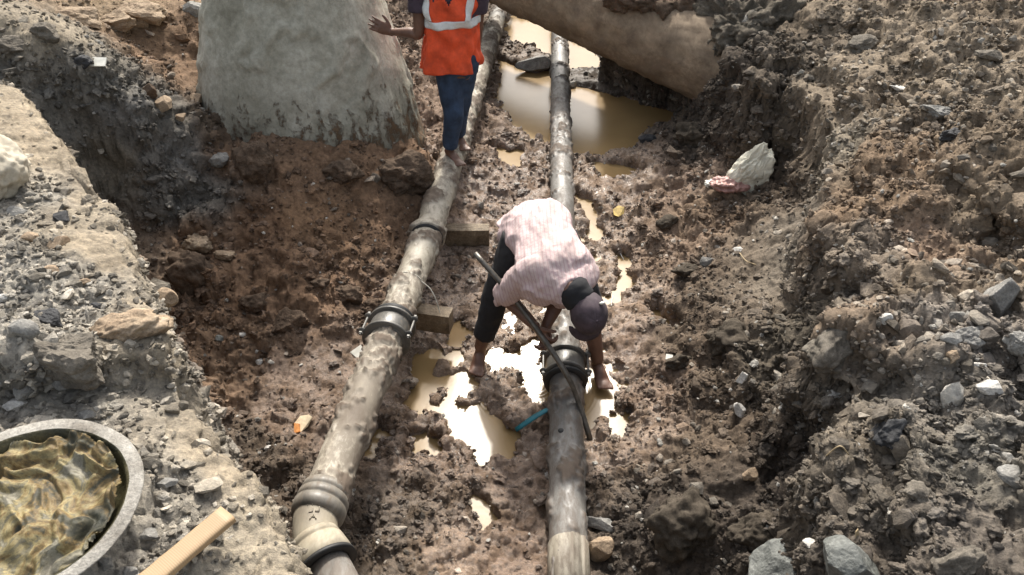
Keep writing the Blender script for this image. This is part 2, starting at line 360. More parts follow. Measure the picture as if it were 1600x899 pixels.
# ------------------------------------------------------------------ terrain
CTRL = [  # pixel x, pixel y, height: pit floor and its slopes
 # far left wall and brown slope beyond it
 (-250,60,1.6),(0,20,1.6),(0,85,1.5),(70,40,1.55),(120,85,1.42),(-200,140,1.4),(0,140,1.25),(60,140,1.25),(150,110,1.33),(205,180,1.08),(262,240,.83),(300,300,.6),(325,360,.42),
 (100,190,1.05),(150,250,.8),(180,330,.5),(230,400,.38),(240,330,.52),(215,280,.72),(60,260,.85),(0,260,.9),
 (170,15,1.3),(200,60,1.12),(250,100,.98),(300,180,.82),(320,20,1.15),(240,10,1.25),(335,240,.72),(300,-80,1.3),(100,-80,1.5),(500,-60,.9),
 (350,225,.74),(380,250,.78),(450,250,.72),(520,250,.68),(600,240,.6),(660,245,.47),(640,290,.4),(690,215,.3),(700,160,.3),(660,120,.38),(650,40,.45),(700,20,.35),(735,60,.2),
 (400,350,.5),(350,330,.55),(500,340,.48),(580,340,.36),(640,350,.24),(300,400,.36),(400,450,.32),(500,450,.28),(570,450,.2),(460,500,.27),(300,500,.22),(350,600,.14),(450,600,.1),(480,700,.1),(420,700,.14),(420,780,.12),(560,520,.12),(240,470,.22),
 # floor
 (700,420,.02),(700,500,.012),(650,600,.012),(740,560,.012),(850,560,.02),(905,640,.03),(600,620,.05),(700,700,.02),(800,420,.03),(820,320,.04),(740,300,.06),(720,330,.08),(750,230,.04),(765,150,.02),(950,350,.03),(940,450,0),(1000,550,.03),(960,640,.02),(950,700,.04),(800,760,.06),(800,700,.03),(600,800,.08),(700,880,.08),(620,720,.03),(560,860,.12),(800,880,.06),(950,880,.03),(850,620,0),(850,520,.02),
 (780,20,.0),(850,50,-.02),(870,110,-.05),(900,180,-.1),(950,240,.03),(900,260,.04),(700,-40,.15),(900,-40,0),(850,-150,.3),
 # right slope
 (1000,250,.06),(1040,215,.06),(1050,300,.1),(1060,240,.24),(1100,200,.4),(1120,250,.38),(1150,170,.4),(1190,290,.42),(1210,220,.42),(1100,400,.2),(1150,350,.36),(1200,420,.42),(1250,350,.56),(1050,500,.1),(1100,500,.26),(1200,500,.55),(1050,600,.1),(1150,600,.38),(1230,600,.42),(1270,700,.27),(1000,700,.09),(1100,720,.34),(1200,720,.42),(1290,800,.22),(1000,800,.12),(1060,850,.26),(1070,780,.26),(1150,850,.33),(1250,870,.36),(1020,400,.08),(1000,150,-.12),(1070,160,.0),(1050,120,.05),(1100,60,.4),(1250,-60,.8),
]
cp = np.array([at(*c) for c in CTRL]); 
cp = np.vstack([cp, [(-8, 2, .4), (8, 3, .8), (0, .6, .15), (-3, .5, .3), (3, .5, .4), (0, -2, .3), (-6, 12, 1.3), (6, 12, 1.3), (0, 14, 1.2), (-2, 9, 1.0), (3, 9.5, .9), (.5, 11, .6)]])
_D = np.linalg.norm(cp[:, None, :2] - cp[None, :, :2], axis=2); _n = len(cp)
_A = np.zeros((_n + 3, _n + 3)); _A[:_n, :_n] = _D - np.eye(_n) * .02; _A[:_n, _n:] = np.c_[np.ones(_n), cp[:, :2]]; _A[_n:, :_n] = _A[:_n, _n:].T
_W = np.linalg.solve(_A, np.r_[cp[:, 2], 0, 0, 0])
def base_h(X, Y):
    o = _W[_n] + _W[_n + 1] * X + _W[_n + 2] * Y
    for i in range(_n): o = o + _W[i] * np.sqrt((X - cp[i, 0]) ** 2 + (Y - cp[i, 1]) ** 2)
    return o
bankL = [at(*p)[:2] for p in ((490,960,1.45),(472,899,1.45),(440,830,1.46),(415,785,1.46),(370,725,1.47),(320,665,1.47),(290,610,1.5),(268,565,1.53),(268,520,1.55),(245,470,1.58),(212,415,1.58),(180,350,1.58),(142,288,1.58),(105,235,1.58),(72,180,1.58),(35,130,1.58),(0,105,1.58))] + [np.array(p) for p in ((-3.6, 4.25), (-9, 4.6), (-14, 4), (-14, -8), (14, -8), (14, .2), (.6, .2), (-.1, .35))]
bankR = [at(p[0], p[1], p[2] + .15)[:2] for p in ((960,-60,1.0),(1090,-30,1.02),(1128,12,1.03),(1168,72,1.02),(1200,95,1.02),(1245,88,1.0),(1290,130,1.0),(1305,200,.98),(1295,255,.95),(1305,320,.98),(1350,380,1.0),(1325,440,1.0),(1275,490,1.0),(1290,520,1.0),(1345,565,1.0),(1330,640,1.0),(1336,720,1.02),(1340,800,1.03),(1350,899,1.05),(1365,1000,1.05))] + [np.array(p) for p in ((1.0, .9), (1.0, .2), (14, .2), (14, 12), (4, 12), (1.5, 9.5))]
POOL = [at(x, y, -.03)[:2] for x, y in ((772,120),(765,60),(800,28),(860,40),(905,70),(950,98),(1010,110),(1075,160),(1060,205),(1005,212),(985,236),(935,246),(880,246),(830,222),(795,196),(778,155))]
BAR = [at(x, y, -.02)[:2] for x, y in ((785,55),(800,72),(862,85),(868,112),(840,118),(800,100),(775,92),(770,60))]
BAR2 = [at(x, y, -.02)[:2] for x, y in ((885,118),(915,112),(945,108),(1000,120),(985,150),(920,140),(890,138))]
PUD = [[(686,640),(698,622),(722,640),(755,636),(776,662),(800,682),(785,708),(752,718),(735,694),(712,682)],
 [(812,606),(824,588),(848,574),(866,592),(866,626),(835,626)],[(905,600),(935,586),(950,610),(946,642),(925,660),(905,650)],
 [(640,630),(655,608),(680,592),(688,602),(665,626),(648,638)],[(574,706),(588,680),(600,672),(604,684),(592,704),(580,714)],[(668,560),(676,548),(684,556),(678,572)],[(700,560),(712,552),(722,562),(710,572)],[(770,560),(782,552),(790,566),(776,574)],[(660,640),(676,634),(684,646),(668,652)],[(585,560),(600,552),(606,566),(592,574)],
 [(735,770),(748,785),(762,815),(750,824),(737,800)],[(1010,490),(1030,484),(1050,503),(1056,526),(1034,528)],[(900,305),(925,318),(942,345),(934,374),(918,345)],
 [(944,472),(962,452),(968,400),(984,408),(982,450),(962,472)],[(798,562),(815,544),(838,540),(832,562),(812,580)],[(650,590),(660,556),(676,545),(684,562),(668,590)],[(650,690),(668,684),(682,696),(672,712),(655,708)],
 [(690,590),(720,588),(735,605),(715,612)],[(700,505),(722,500),(735,520),(715,535)],[(770,232),(812,236),(806,262),(776,258)],[(925,255),(985,262),(1000,280),(940,278)],[(950,655),(975,650),(985,680),(962,695)]]
PUD = [[at(x, y, -.01)[:2] for x, y in p] for p in PUD]
ledge = [at(*p)[:2] for p in ((-400,640,1.5),(0,600,1.5),(60,600,1.5),(130,592,1.5),(190,585,1.5),(262,575,1.5),(330,500,1.5))] + [np.array(p) for p in ((-1.2, 5.5), (-9, 6), (-9, 1.2))]

def height(X, Y):
    P = np.stack([X, Y, np.zeros_like(X)], 1)
    wx = fbm(P, .5, 4, 3) * .10 + fbm(P, .09, 3, 8) * .035; wy = fbm(P + 50, .5, 4, 5) * .10 + fbm(P + 9, .09, 3, 12) * .035
    b = base_h(X, Y) + fbm(P, .45, 4, 41) * .035
    pool = sdf_poly(X + wx * .3, Y + wy * .3, POOL)
    b = b - (b + .15) * sstep(-.05, .18, pool)
    b = np.where(pool > -.3, np.maximum(b, (sstep(-.12, .05, np.maximum(sdf_poly(X + wx, Y + wy, BAR), sdf_poly(X + wx, Y + wy, BAR2))) * .2 - .16)), b)
    for p in PUD:
        c = np.mean(p, 0); m = (np.abs(X - c[0]) < .6) & (np.abs(Y - c[1]) < .6)
        if m.any():
            s = sdf_poly((X + wx * .25)[m], (Y + wy * .25)[m], p); k = sstep(-.055, .0, s)
            bm_ = b[m]; b[m] = bm_ - (bm_ + .065) * k
    sL = sdf_poly(X + wx * .55, Y + wy * .55, bankL)
    kL = sstep(-.09, .015, sL) 
    led = sstep(-.035, .03, sdf_poly(X + wx * .7, Y + wy * .7, ledge))
    tL = 1.455 + led * (.10 + .03 * fbm(P, .3, 3, 77)) + fbm(P, .35, 4, 22) * .03 - .05 * (1 - sstep(0, .2, sL))
    far = sstep(6, 14, Y)
    h = b + (np.maximum(tL, b) - b) * kL
    sR = sdf_poly(X + wx * .9, Y + wy * .9, bankR); kR = sstep(-.075, .02, sR)
    nb = fbm(P, .4, 3, 37) * .16; tR = 1.12 + .12 * np.clip(sR, 0, 2.2) + fbm(P, .9, 5, 33) * .10 - .12 * (1 - sstep(.13, .19, sR + nb)) + .07 * sstep(.55, .62, sR + nb * 1.5)
    h = h + (np.maximum(tR, h) - h) * kR
    out = np.maximum(np.maximum(np.abs(X) - 7, Y - 11), -3 - Y)
    return h + (1.35 - h) * sstep(0, 5, out), sL, sR, pool, kL, kR

def axis_rows():
    q = np.linspace(math.log(.35 + .9), math.log(11 + .9), 880); y = np.exp(q) - .9
    lo = np.array([-400, -150, -60, -25, -12, -7, -4.5, -3, -2, -1.2, -.6, -.2, .1, .25]); hi = 11 + np.array([.08, .25, .5, 1, 1.8, 3, 5, 8, 13, 22, 40, 90, 200, 500.])
    return np.r_[lo, y, hi]
ys = axis_rows()
sx_in = np.linspace(-1, 1, 1020); sx_out = np.array([1.02, 1.06, 1.12, 1.2, 1.35, 1.6, 2, 3, 5, 10, 25, 80.])
sx = np.r_[-sx_out[::-1], sx_in, sx_out]
hw = 1.0 + .64 * np.clip(ys, 0, 11)
X = (sx[None, :] * hw[:, None]).ravel(); Y = np.repeat(ys, len(sx)); NR, NC = len(ys), len(sx)
Z, sL, sR, pool, kL, kR = height(X, Y)
G = np.stack([X, Y, Z], 1).reshape(NR, NC, 3)
def grid_normals(G):
    a = np.gradient(G, axis=1); b = np.gradient(G, axis=0); n = np.cross(a, b); return n / (np.linalg.norm(n, axis=2)[..., None] + 1e-12)
N = grid_normals(G).reshape(-1, 3); P = G.reshape(-1, 3)

# colours and surface kind by place: pixel x, y, height -> colour, wetness, lumpiness
TAN = (.295, .247, .182); TAN2 = (.24, .205, .155); GRV = (.27, .25, .215); DGR = (.16, .15, .13); BRN = (.165, .104, .065); BR2 = (.18, .12, .078)
MUD = (.185, .130, .093); MU2 = (.235, .17, .122); RGT = (.175, .137, .098); RG2 = (.21, .17, .125); ORG = (.19, .135, .09); DRK = (.075, .06, .047); DR2 = (.11, .083, .06)
CC = [(450,880,1.45,TAN,0,.25),(400,800,1.46,TAN,0,.3),(330,700,1.47,TAN,0,.3),(280,640,1.48,TAN,0,.3),(230,640,1.47,TAN2,0,.4),(300,760,1.46,TAN2,0,.5),(240,540,1.55,TAN2,0,.7),(220,460,1.58,TAN,0,.35),(170,380,1.58,TAN,0,.35),(110,290,1.58,TAN,0,.35),(60,210,1.58,TAN,0,.35),(20,150,1.58,TAN,0,.4),(120,350,1.58,TAN2,0,.5),
 (60,300,1.58,GRV,0,.6),(60,400,1.58,GRV,0,.8),(20,450,1.58,GRV,0,.9),(120,440,1.58,GRV,0,.7),(100,500,1.55,GRV,0,1),(30,560,1.5,GRV,0,1),(120,600,1.46,GRV,0,.8),(40,620,1.46,GRV,0,.9),(170,640,1.46,GRV,0,.6),(250,740,1.46,GRV,0,.8),(230,820,1.45,GRV,0,.8),(180,880,1.45,GRV,0,.8),(320,830,1.45,(.27,.235,.18),0,.5),(380,880,1.45,(.27,.235,.18),0,.5),
 (30,30,1.6,TAN2,0,.4),(90,40,1.55,TAN2,0,.5),(0,120,1.3,DGR,0,.8),(120,90,1.4,(.2,.18,.15),0,.7),(150,110,1.33,DGR,0,1),(100,190,1.05,DGR,0,.6),(150,250,.8,(.16,.14,.11),0,.6),(230,400,.38,(.17,.125,.09),0,.7),(205,180,1.08,(.17,.16,.145),0,.8),(262,240,.83,(.16,.15,.135),0,.9),(300,300,.6,(.13,.12,.105),0,1),(230,200,.95,(.12,.11,.095),0,1),
 (200,60,1.12,BR2,0,.6),(250,100,.98,BR2,0,.6),(300,60,1.1,BR2,0,.7),(180,15,1.3,(.24,.18,.12),0,.6),(320,200,.78,DR2,0,1),(350,240,.73,BRN,0,.8),(500,250,.68,BRN,0,.7),(640,270,.42,BRN,0,.7),(680,100,.35,MUD,.2,1),(690,200,.3,MUD,.2,1),
 (400,350,.5,(.16,.098,.06),0,.7),(500,340,.48,(.17,.105,.062),0,.6),(600,340,.33,BRN,0,.6),(400,450,.32,BRN,0,1),(500,450,.28,BRN,0,.9),(300,400,.36,BRN,0,1),(280,500,.22,BRN,0,1),(300,560,.18,BR2,0,1),(380,560,.16,BR2,0,.9),(350,620,.13,BR2,.1,.9),(400,700,.13,DR2,.2,1),(450,600,.1,MUD,.5,.6),(500,590,.08,MUD,.8,.5),(450,680,.1,MUD,.6,.7),(420,780,.12,DR2,.2,1),
 (700,420,.02,MUD,.8,.9),(740,300,.06,MUD,.9,1),(800,300,.04,MUD,.9,1),(700,500,.01,MU2,1,.8),(650,600,0,MU2,1,.7),(740,560,0,MU2,1,.8),(700,700,.02,MUD,.8,1),(640,800,.07,DR2,.6,1),(700,860,.08,MU2,.9,.8),(600,880,.1,DR2,.5,1),(800,700,.03,MUD,.6,.9),(800,860,.06,MUD,.7,.9),(950,350,.03,MU2,.9,1),(960,280,.05,MU2,1,.9),(940,450,0,MU2,.9,1),(1000,480,.05,MU2,.6,1),(970,560,.02,(.21,.15,.11),.8,1),(970,680,.05,MU2,.9,.9),(1000,620,.07,MUD,.4,1),(930,800,.03,DR2,.3,1),(1000,850,.12,DRK,.1,1),
 (1050,300,.1,MUD,.3,1),(1040,400,.1,(.19,.135,.095),.2,1),(1100,350,.22,(.17,.12,.082),0,1),(1100,450,.2,DR2,0,.8),(1080,530,.18,DR2,0,.8),(1150,420,.36,(.15,.12,.09),0,.6),(1200,380,.55,(.17,.145,.115),0,.6),(1250,330,.75,(.2,.17,.135),0,.5),(1200,300,.5,DR2,0,.8),(1100,210,.35,DRK,0,1),(1180,170,.6,DRK,0,1),(1180,100,.9,DRK,0,1),(1060,160,.02,DRK,.3,1),(980,150,-.1,DRK,.5,1),  # DRK under the large pipe: the hollow's shade put into the soil colour
 (1100,600,.24,DR2,0,1),(1180,640,.4,DR2,0,1),(1080,700,.3,DR2,0,1),(1230,560,.55,(.1,.085,.065),0,.8),(1280,650,.5,DRK,0,.6),(1300,600,.7,DRK,0,.6),(1200,780,.38,DRK,0,1),(1100,820,.3,DRK,0,1),(1250,840,.36,(.1,.085,.07),0,.8),(1310,760,.5,DRK,0,.8),
 (1100,20,1.05,DGR,0,.9),(1160,50,1.03,(.13,.12,.10),0,1),(1250,60,1.03,RGT,0,.8),(1300,30,1.1,RG2,0,.7),(1400,40,1.2,RG2,0,.8),(1550,30,1.3,RGT,0,.8),(1320,150,1.0,RG2,0,.5),(1400,160,1.15,RGT,0,.8),(1500,130,1.25,RG2,0,.8),(1590,200,1.3,RGT,0,.9),(1330,240,1.0,(.2,.17,.13),0,.6),(1440,250,1.15,ORG,0,.8),(1380,330,1.05,ORG,0,.8),(1450,350,1.15,(.24,.17,.12),0,.9),(1550,300,1.25,RGT,0,.9),(1360,400,1.03,(.19,.155,.12),0,.9),
 (1420,450,1.1,RGT,0,1),(1300,460,1.0,(.18,.155,.125),0,.5),(1500,480,1.2,(.19,.165,.14),0,1),(1590,440,1.25,RGT,0,1),(1400,540,1.05,ORG,0,1),(1450,620,1.1,(.18,.16,.135),0,1),(1560,600,1.2,(.17,.15,.125),0,1),(1370,640,1.0,(.17,.145,.115),0,1),(1400,720,1.0,(.15,.125,.095),0,1),(1560,740,1.15,(.16,.145,.12),0,1),(1450,800,1.1,(.14,.12,.095),0,1),(1400,880,1.05,(.12,.1,.08),0,1),(1580,860,1.2,(.14,.12,.1),0,.9)]
ccp = np.array([at(c[0], c[1], c[2]) for c in CC], np.float32)
ccv = np.array([(*c[3], c[4], c[5]) for c in CC], np.float32)
def region(P):
    wv = np.stack([fbm(P, .4, 4, 61), fbm(P + 7, .4, 4, 62), fbm(P + 3, .4, 4, 63)], 1) * .22
    Q = (P + wv).astype(np.float32); num = np.zeros((len(P), 5), np.float32); den = np.zeros(len(P), np.float32)
    for c, v in zip(ccp, ccv):
        d = (Q[:, 0] - c[0]) ** 2 + (Q[:, 1] - c[1]) ** 2 + (1.3 * (Q[:, 2] - c[2])) ** 2
        wgt = 1 / (d + .004) ** 2.2; num += wgt[:, None] * v; den += wgt
    return num / den[:, None]
REG = region(P); lump = REG[:, 4]
# lumps: clods of several sizes, pushed out along the normal
d1, v1 = worley(P + fbm(P, .1, 3, 90)[:, None] * .03, .15, 100); l1 = np.clip(1 - d1 * 1.25, 0, 1) ** .7 * (v1 > .55) * v1
d2, v2 = worley(P + fbm(P, .05, 3, 91)[:, None] * .018, .062, 101); l2 = np.clip(1 - d2 * 1.25, 0, 1) ** .6 * (.3 + v2)
d3, v3 = worley(P, .027, 102); l3 = np.clip(1 - d3 * 1.2, 0, 1) ** .6 * (.3 + v3)
patch = sstep(-.35, .35, fbm(P, .35, 3, 120))
disp = lump * (l1 * .055 + (l2 - .35) * .032 * (.45 + .8 * patch) + (l3 - .4) * .014) + fbm(P, .06, 3, 130, .6) * .012
steep = 1 - np.clip(N[:, 2], 0, 1)
crk = np.abs(fbm(P * np.array((1, 1, 2.2)), .22, 4, 131)); disp = disp + steep * (.07 * (crk - .18) + fbm(P, .13, 4, 133, .6) * .05)
crust = (1 - sstep(.25, .5, lump))                       # dry crust: thin ledges, crumbs
big = fbm(P, .28, 4, 150, .55); Pw = P + np.stack([fbm(P, .2, 3, 160), fbm(P, .2, 3, 161), fbm(P, .2, 3, 162)], 1) * .10; d0, v0 = worley(Pw, .30, 163); d5, v5 = worley(Pw + 3, .13, 164); fresh = sstep(.5, .9, lump) * (1 - np.clip(REG[:, 3], 0, 1) * .6)
disp = disp + fresh * ((v0 - .5) * .085 - .05 * sstep(.42, .62, d0) + (v5 - .5) * .038 - .02 * sstep(.42, .6, d5)) * (.35 + .65 * sstep(1.0, 1.6, X + .35 * np.sin(Y * 3)) + .4 * (X < -.6) * (1 - kL)) 
disp = disp + fresh * (big * .10 + (1 - np.abs(fbm(P, .17, 3, 151)) * 2.5) * .022)
disp = disp + crust * (np.floor(fbm(P, .16, 4, 140) * 5) / 5 * .016 + (l3 - .4) * .005)
nearw = np.exp(-(np.maximum(0, sdf_poly(X, Y, [(-9, .2), (9, .2), (9, 11), (-9, 11)]) * -1)) * 2)
disp = disp * nearw
inpool = sstep(-.02, .1, pool) * (1 - kR) ; disp = disp * (1 - .6 * inpool) * (1 - .55 * sstep(-.015, -.045, Z) * (P[:, 1] < 9))
P = P + N * disp[:, None]
# wet colour darkens in low places only by soaking (a wet margin round the water)
margin = np.exp(-np.clip(P[:, 2] - 0.0, 0, 1) / .035) * (P[:, 2] < .25) * (Y < 9)
REG[:, 3] = np.clip(REG[:, 3] + margin * .5, 0, 1)
idx = np.arange(NR * NC).reshape(NR, NC)
Fq = np.stack([idx[:-1, :-1], idx[:-1, 1:], idx[1:, 1:], idx[1:, :-1]], -1).reshape(-1, 4)
def np_mesh(name, V, Q):
    me = bpy.data.meshes.new(name); me.vertices.add(len(V)); me.vertices.foreach_set('co', V.astype(np.float32).ravel())
    me.loops.add(Q.size); me.loops.foreach_set('vertex_index', Q.astype(np.int32).ravel())
    me.polygons.add(len(Q)); me.polygons.foreach_set('loop_start', np.arange(0, Q.size, 4, dtype=np.int32)); me.polygons.foreach_set('loop_total', np.full(len(Q), 4, np.int32))
    me.update(calc_edges=True); return me
me = np_mesh('ground', P, Fq)
ca = me.attributes.new('col', 'FLOAT_COLOR', 'POINT'); ca.data.foreach_set('color', np.c_[REG[:, :3], np.ones(len(P))].astype(np.float32).ravel())
wa = me.attributes.new('wet', 'FLOAT', 'POINT'); wa.data.foreach_set('value', REG[:, 3].astype(np.float32))
ground = put(me, 'ground', M_soil); tag(ground, kind='structure')

# exact ground look-up for placing things
from mathutils.bvhtree import BVHTree
st = 3
rr_ = np.arange(0, NR, st); cc_ = np.arange(0, NC, st)
Pc = P.reshape(NR, NC, 3)[np.ix_(rr_, cc_)]; ii = np.arange(len(rr_) * len(cc_)).reshape(len(rr_), len(cc_))
Fc_ = np.stack([ii[:-1, :-1], ii[:-1, 1:], ii[1:, 1:], ii[1:, :-1]], -1).reshape(-1, 4)
bvh = BVHTree.FromPolygons([tuple(v) for v in Pc.reshape(-1, 3).tolist()], Fc_.tolist())
def hit(px, py):
    u = (px - 800) / F; v = (py - 449.5) / F; d = Vector((u, C_ - v * S_, -S_ - v * C_)).normalized()
    r = bvh.ray_cast(Vector((0, 0, H)), d); return r[0], r[1]
def gz(x, y):
    r = bvh.ray_cast(Vector((x, y, 8)), Vector((0, 0, -1))); return r[0].z if r[0] else 0

# water: one level sheet; the lumpy floor cuts it into the pool and the puddles
wp = [at(x, y, -.006)[:2] for x, y in ((540,640),(520,560),(660,470),(680,380),(700,260),(735,120),(740,-20),(900,-20),(1100,90),(1110,190),(1050,330),(1075,520),(1010,720),(930,899),(820,960),(600,960),(560,800))]
bm = bmesh.new(); f = bm.faces.new([bm.verts.new((p[0], p[1], -.016)) for p in wp]); 
me = bpy.data.meshes.new('water'); bm.to_mesh(me); bm.free(); tag(put(me, 'water', M_water, None, False), kind='structure')

# ------------------------------------------------------------------ loose soil and gravel, too many to count
def scatter(name, n, weight, size_fn, index_fn, colmul, seed, matl, label=None):
    r = np.random.default_rng(seed)
    pick = r.choice(len(P), n, p=weight / weight.sum())
    pos = P[pick] + (r.random((n, 3)) - .5) * np.array((.012, .012, .002)); s = size_fn(pick, r)
    pos[:, 2] += s * .03
    me = bpy.data.meshes.new(name); me.vertices.add(n); me.vertices.foreach_set('co', pos.astype(np.float32).ravel())
    def at_(nm, typ, arr, key='value'):
        a = me.attributes.new(nm, typ, 'POINT'); a.data.foreach_set(key, np.ascontiguousarray(arr).ravel())
    sc3 = s[:, None] * np.stack([.7 + .6 * r.random(n), .7 + .6 * r.random(n), .42 + .35 * r.random(n)], 1)
    at_('siz', 'FLOAT_VECTOR', sc3.astype(np.float32), 'vector')
    at_('rot', 'FLOAT_VECTOR', np.stack([r.normal(0, .5, n), r.normal(0, .5, n), r.random(n) * 6.28], 1).astype(np.float32), 'vector')
    at_('kind_index', 'INT', index_fn(pick, r).astype(np.int32))
    c = colmul(pick, r); at_('col', 'FLOAT_COLOR', np.c_[c, np.ones(n)].astype(np.float32), 'color'); at_('wet', 'FLOAT', REG[pick, 3].astype(np.float32))
    g = bpy.data.node_groups.new(name, 'GeometryNodeTree')
    g.interface.new_socket('Geometry', in_out='INPUT', socket_type='NodeSocketGeometry'); g.interface.new_socket('Geometry', in_out='OUTPUT', socket_type='NodeSocketGeometry')
    gi = g.nodes.new('NodeGroupInput'); go = g.nodes.new('NodeGroupOutput'); L = g.links.new
    join = g.nodes.new('GeometryNodeGeometryToInstance')
    srcs = []
    for k in range(12):
        ico = g.nodes.new('GeometryNodeMeshIcoSphere'); sp = g.nodes.new('GeometryNodeSetPosition'); L(ico.outputs[0], sp.inputs[0])
        if k < 6:                                # angular stones: hulls of scattered points
            ico.inputs['Subdivisions'].default_value = 1 if k < 3 else 2; ico.inputs['Radius'].default_value = .5
            rv = g.nodes.new('FunctionNodeRandomValue'); rv.data_type = 'FLOAT_VECTOR'; rv.inputs['Min'].default_value = (-.3,) * 3; rv.inputs['Max'].default_value = (.3,) * 3; rv.inputs['Seed'].default_value = k + seed
            L(rv.outputs[0], sp.inputs['Offset']); h = g.nodes.new('GeometryNodeConvexHull'); L(sp.outputs[0], h.inputs[0]); out = h.outputs[0]
            ss = g.nodes.new('GeometryNodeSetShadeSmooth'); L(out, ss.inputs[0]); ss.inputs['Shade Smooth'].default_value = False; out = ss.outputs[0]
        else:                                    # crumbly clods
            ico.inputs['Subdivisions'].default_value = 4; ico.inputs['Radius'].default_value = .5
            p = g.nodes.new('GeometryNodeInputPosition'); nz = g.nodes.new('ShaderNodeTexNoise'); nz.noise_dimensions = '4D'; nz.inputs['W'].default_value = k * 3.7 + seed; nz.inputs['Scale'].default_value = 2.3; nz.inputs['Detail'].default_value = 5; nz.inputs['Roughness'].default_value = .65
            L(p.outputs[0], nz.inputs['Vector']); sub = g.nodes.new('ShaderNodeMath'); sub.operation = 'MULTIPLY_ADD'; L(nz.outputs['Fac'], sub.inputs[0]); sub.inputs[1].default_value = 3.4; sub.inputs[2].default_value = -1.85
            vm = g.nodes.new('ShaderNodeVectorMath'); vm.operation = 'SCALE'; L(p.outputs[0], vm.inputs[0]); L(sub.outputs[0], vm.inputs['Scale']); L(vm.outputs[0], sp.inputs['Offset']); 
            ss = g.nodes.new('GeometryNodeSetShadeSmooth'); L(sp.outputs[0], ss.inputs[0]); out = ss.outputs[0]
        srcs.append(out)
    for o in reversed(srcs): L(o, join.inputs[0])   # one multi-input socket: each link becomes an instance
    gti = []
    g.nodes.remove(join); jg = g.nodes.new('GeometryNodeJoinGeometry')
    for o in reversed(srcs):
        x = g.nodes.new('GeometryNodeGeometryToInstance'); L(o, x.inputs[0]); L(x.outputs[0], jg.inputs[0])
    iop = g.nodes.new('GeometryNodeInstanceOnPoints'); L(gi.outputs[0], iop.inputs['Points']); L(jg.outputs[0], iop.inputs['Instance']); iop.inputs['Pick Instance'].default_value = True
    def named(nm, typ):
        a = g.nodes.new('GeometryNodeInputNamedAttribute'); a.data_type = typ; a.inputs[0].default_value = nm; return a.outputs[0]
    L(named('kind_index', 'INT'), iop.inputs['Instance Index']); L(named('siz', 'FLOAT_VECTOR'), iop.inputs['Scale'])
    e2r = g.nodes.new('FunctionNodeEulerToRotation'); L(named('rot', 'FLOAT_VECTOR'), e2r.inputs[0]); L(e2r.outputs[0], iop.inputs['Rotation'])
    sm = g.nodes.new('GeometryNodeSetMaterial'); sm.inputs['Material'].default_value = matl; L(iop.outputs[0], sm.inputs[0]); L(sm.outputs[0], go.inputs[0])
    o = put(me, name, matl, None, None); m = o.modifiers.new('scatter', 'NODES'); m.node_group = g
    return tag(o, kind='stuff')
cell = np.zeros(NR * NC)
e1 = np.linalg.norm(np.diff(P.reshape(NR, NC, 3), axis=1, append=P.reshape(NR, NC, 3)[:, -1:]), axis=2); e2 = np.linalg.norm(np.diff(P.reshape(NR, NC, 3), axis=0, append=P.reshape(NR, NC, 3)[-1:]), axis=2)
area = (e1 * e2).ravel(); dist = np.sqrt(P[:, 0] ** 2 + P[:, 1] ** 2 + (P[:, 2] - H) ** 2)
hwv = np.repeat(hw, NC) * 1.1
vis = (np.abs(X) < hwv) & (Y > .5) & (Y < 10.9)
nowater = (P[:, 2] > -.03)
_bc = at(52, 826, 1.49); nowater = nowater & (np.hypot(P[:, 0] - _bc[0], P[:, 1] - _bc[1]) > .262)
lm = REG[:, 4]; cl = sstep(-.25, .4, fbm(P, .3, 4, 200)); cl2 = sstep(-.1, .4, fbm(P, .55, 3, 201))
crust_bank = (kL > .8) * (P[:, 2] > 1.25)
wbase = (1 - .85 * crust_bank) * area * vis * nowater * np.clip(lm - .15, .03, 1) * (1 - .35 * REG[:, 3])
greyness = 1 - np.clip((REG[:, 0] - REG[:, 2]) / (REG[:, 0] + 1e-6) * 2.0, 0, 1)
def c_var(pick, r, pale=.06, lo=.6, hi=1.35):
    c = REG[pick, :3] * (lo + (hi - lo) * r.random(len(pick)))[:, None]
    g_ = c.mean(1, keepdims=True); k = r.random(len(pick))[:, None] * .25; c = c * (1 - k) + g_ * k * 1.05
    m = r.random(len(pick)) < pale; c[m] = np.array((.42, .40, .36)) * (.6 + .6 * r.random(m.sum()))[:, None]
    return c
scatter('soil_crumbs', 130000, wbase * (.25 + cl) / dist ** 1.2, lambda p, r: np.clip(np.exp(r.normal(0, .45, len(p))) * .0105, .004, .03) * (dist[p] / 3.2) ** .5, lambda p, r: np.where(r.random(len(p)) < .18, r.integers(0, 6, len(p)), r.integers(6, 12, len(p))), lambda p, r: c_var(p, r, .03), 11, M_clod)
scatter('soil_clods', 24000, wbase * (.15 + cl) * (1 - REG[:, 3] * .5) * lm / dist ** .5, lambda p, r: np.clip(np.exp(r.normal(0, .5, len(p))) * .026, .012, .085), lambda p, r: np.where(r.random(len(p)) < .2, r.integers(0, 6, len(p)), r.integers(6, 12, len(p))), lambda p, r: c_var(p, r, .012), 12, M_clod)
bankg = (kL > .9) * (P[:, 2] > 1.3)
gv = bankg * greyness * sstep(.4, .6, lm) + (kR > .8) * .06 * sstep(-.1, .3, fbm(P, .5, 3, 300)) + bankg * .02 + (1 - kR) * (1 - kL) * .008
scatter('gravel', 26000, area * vis * nowater * gv, lambda p, r: np.clip(np.exp(r.normal(0, .5, len(p))) * np.where(bankg[p] > 0, .0115, .017), .005, .06), lambda p, r: r.integers(0, 6, len(p)), lambda p, r: ((np.array((.33, .31, .275)) * .6 + REG[p, :3] * .5) * (.4 + .95 * r.random(len(p)) ** 1.5)[:, None]) * (1 + np.array((.04, .0, -.06)) * r.random((len(p), 1))), 13, M_clod)

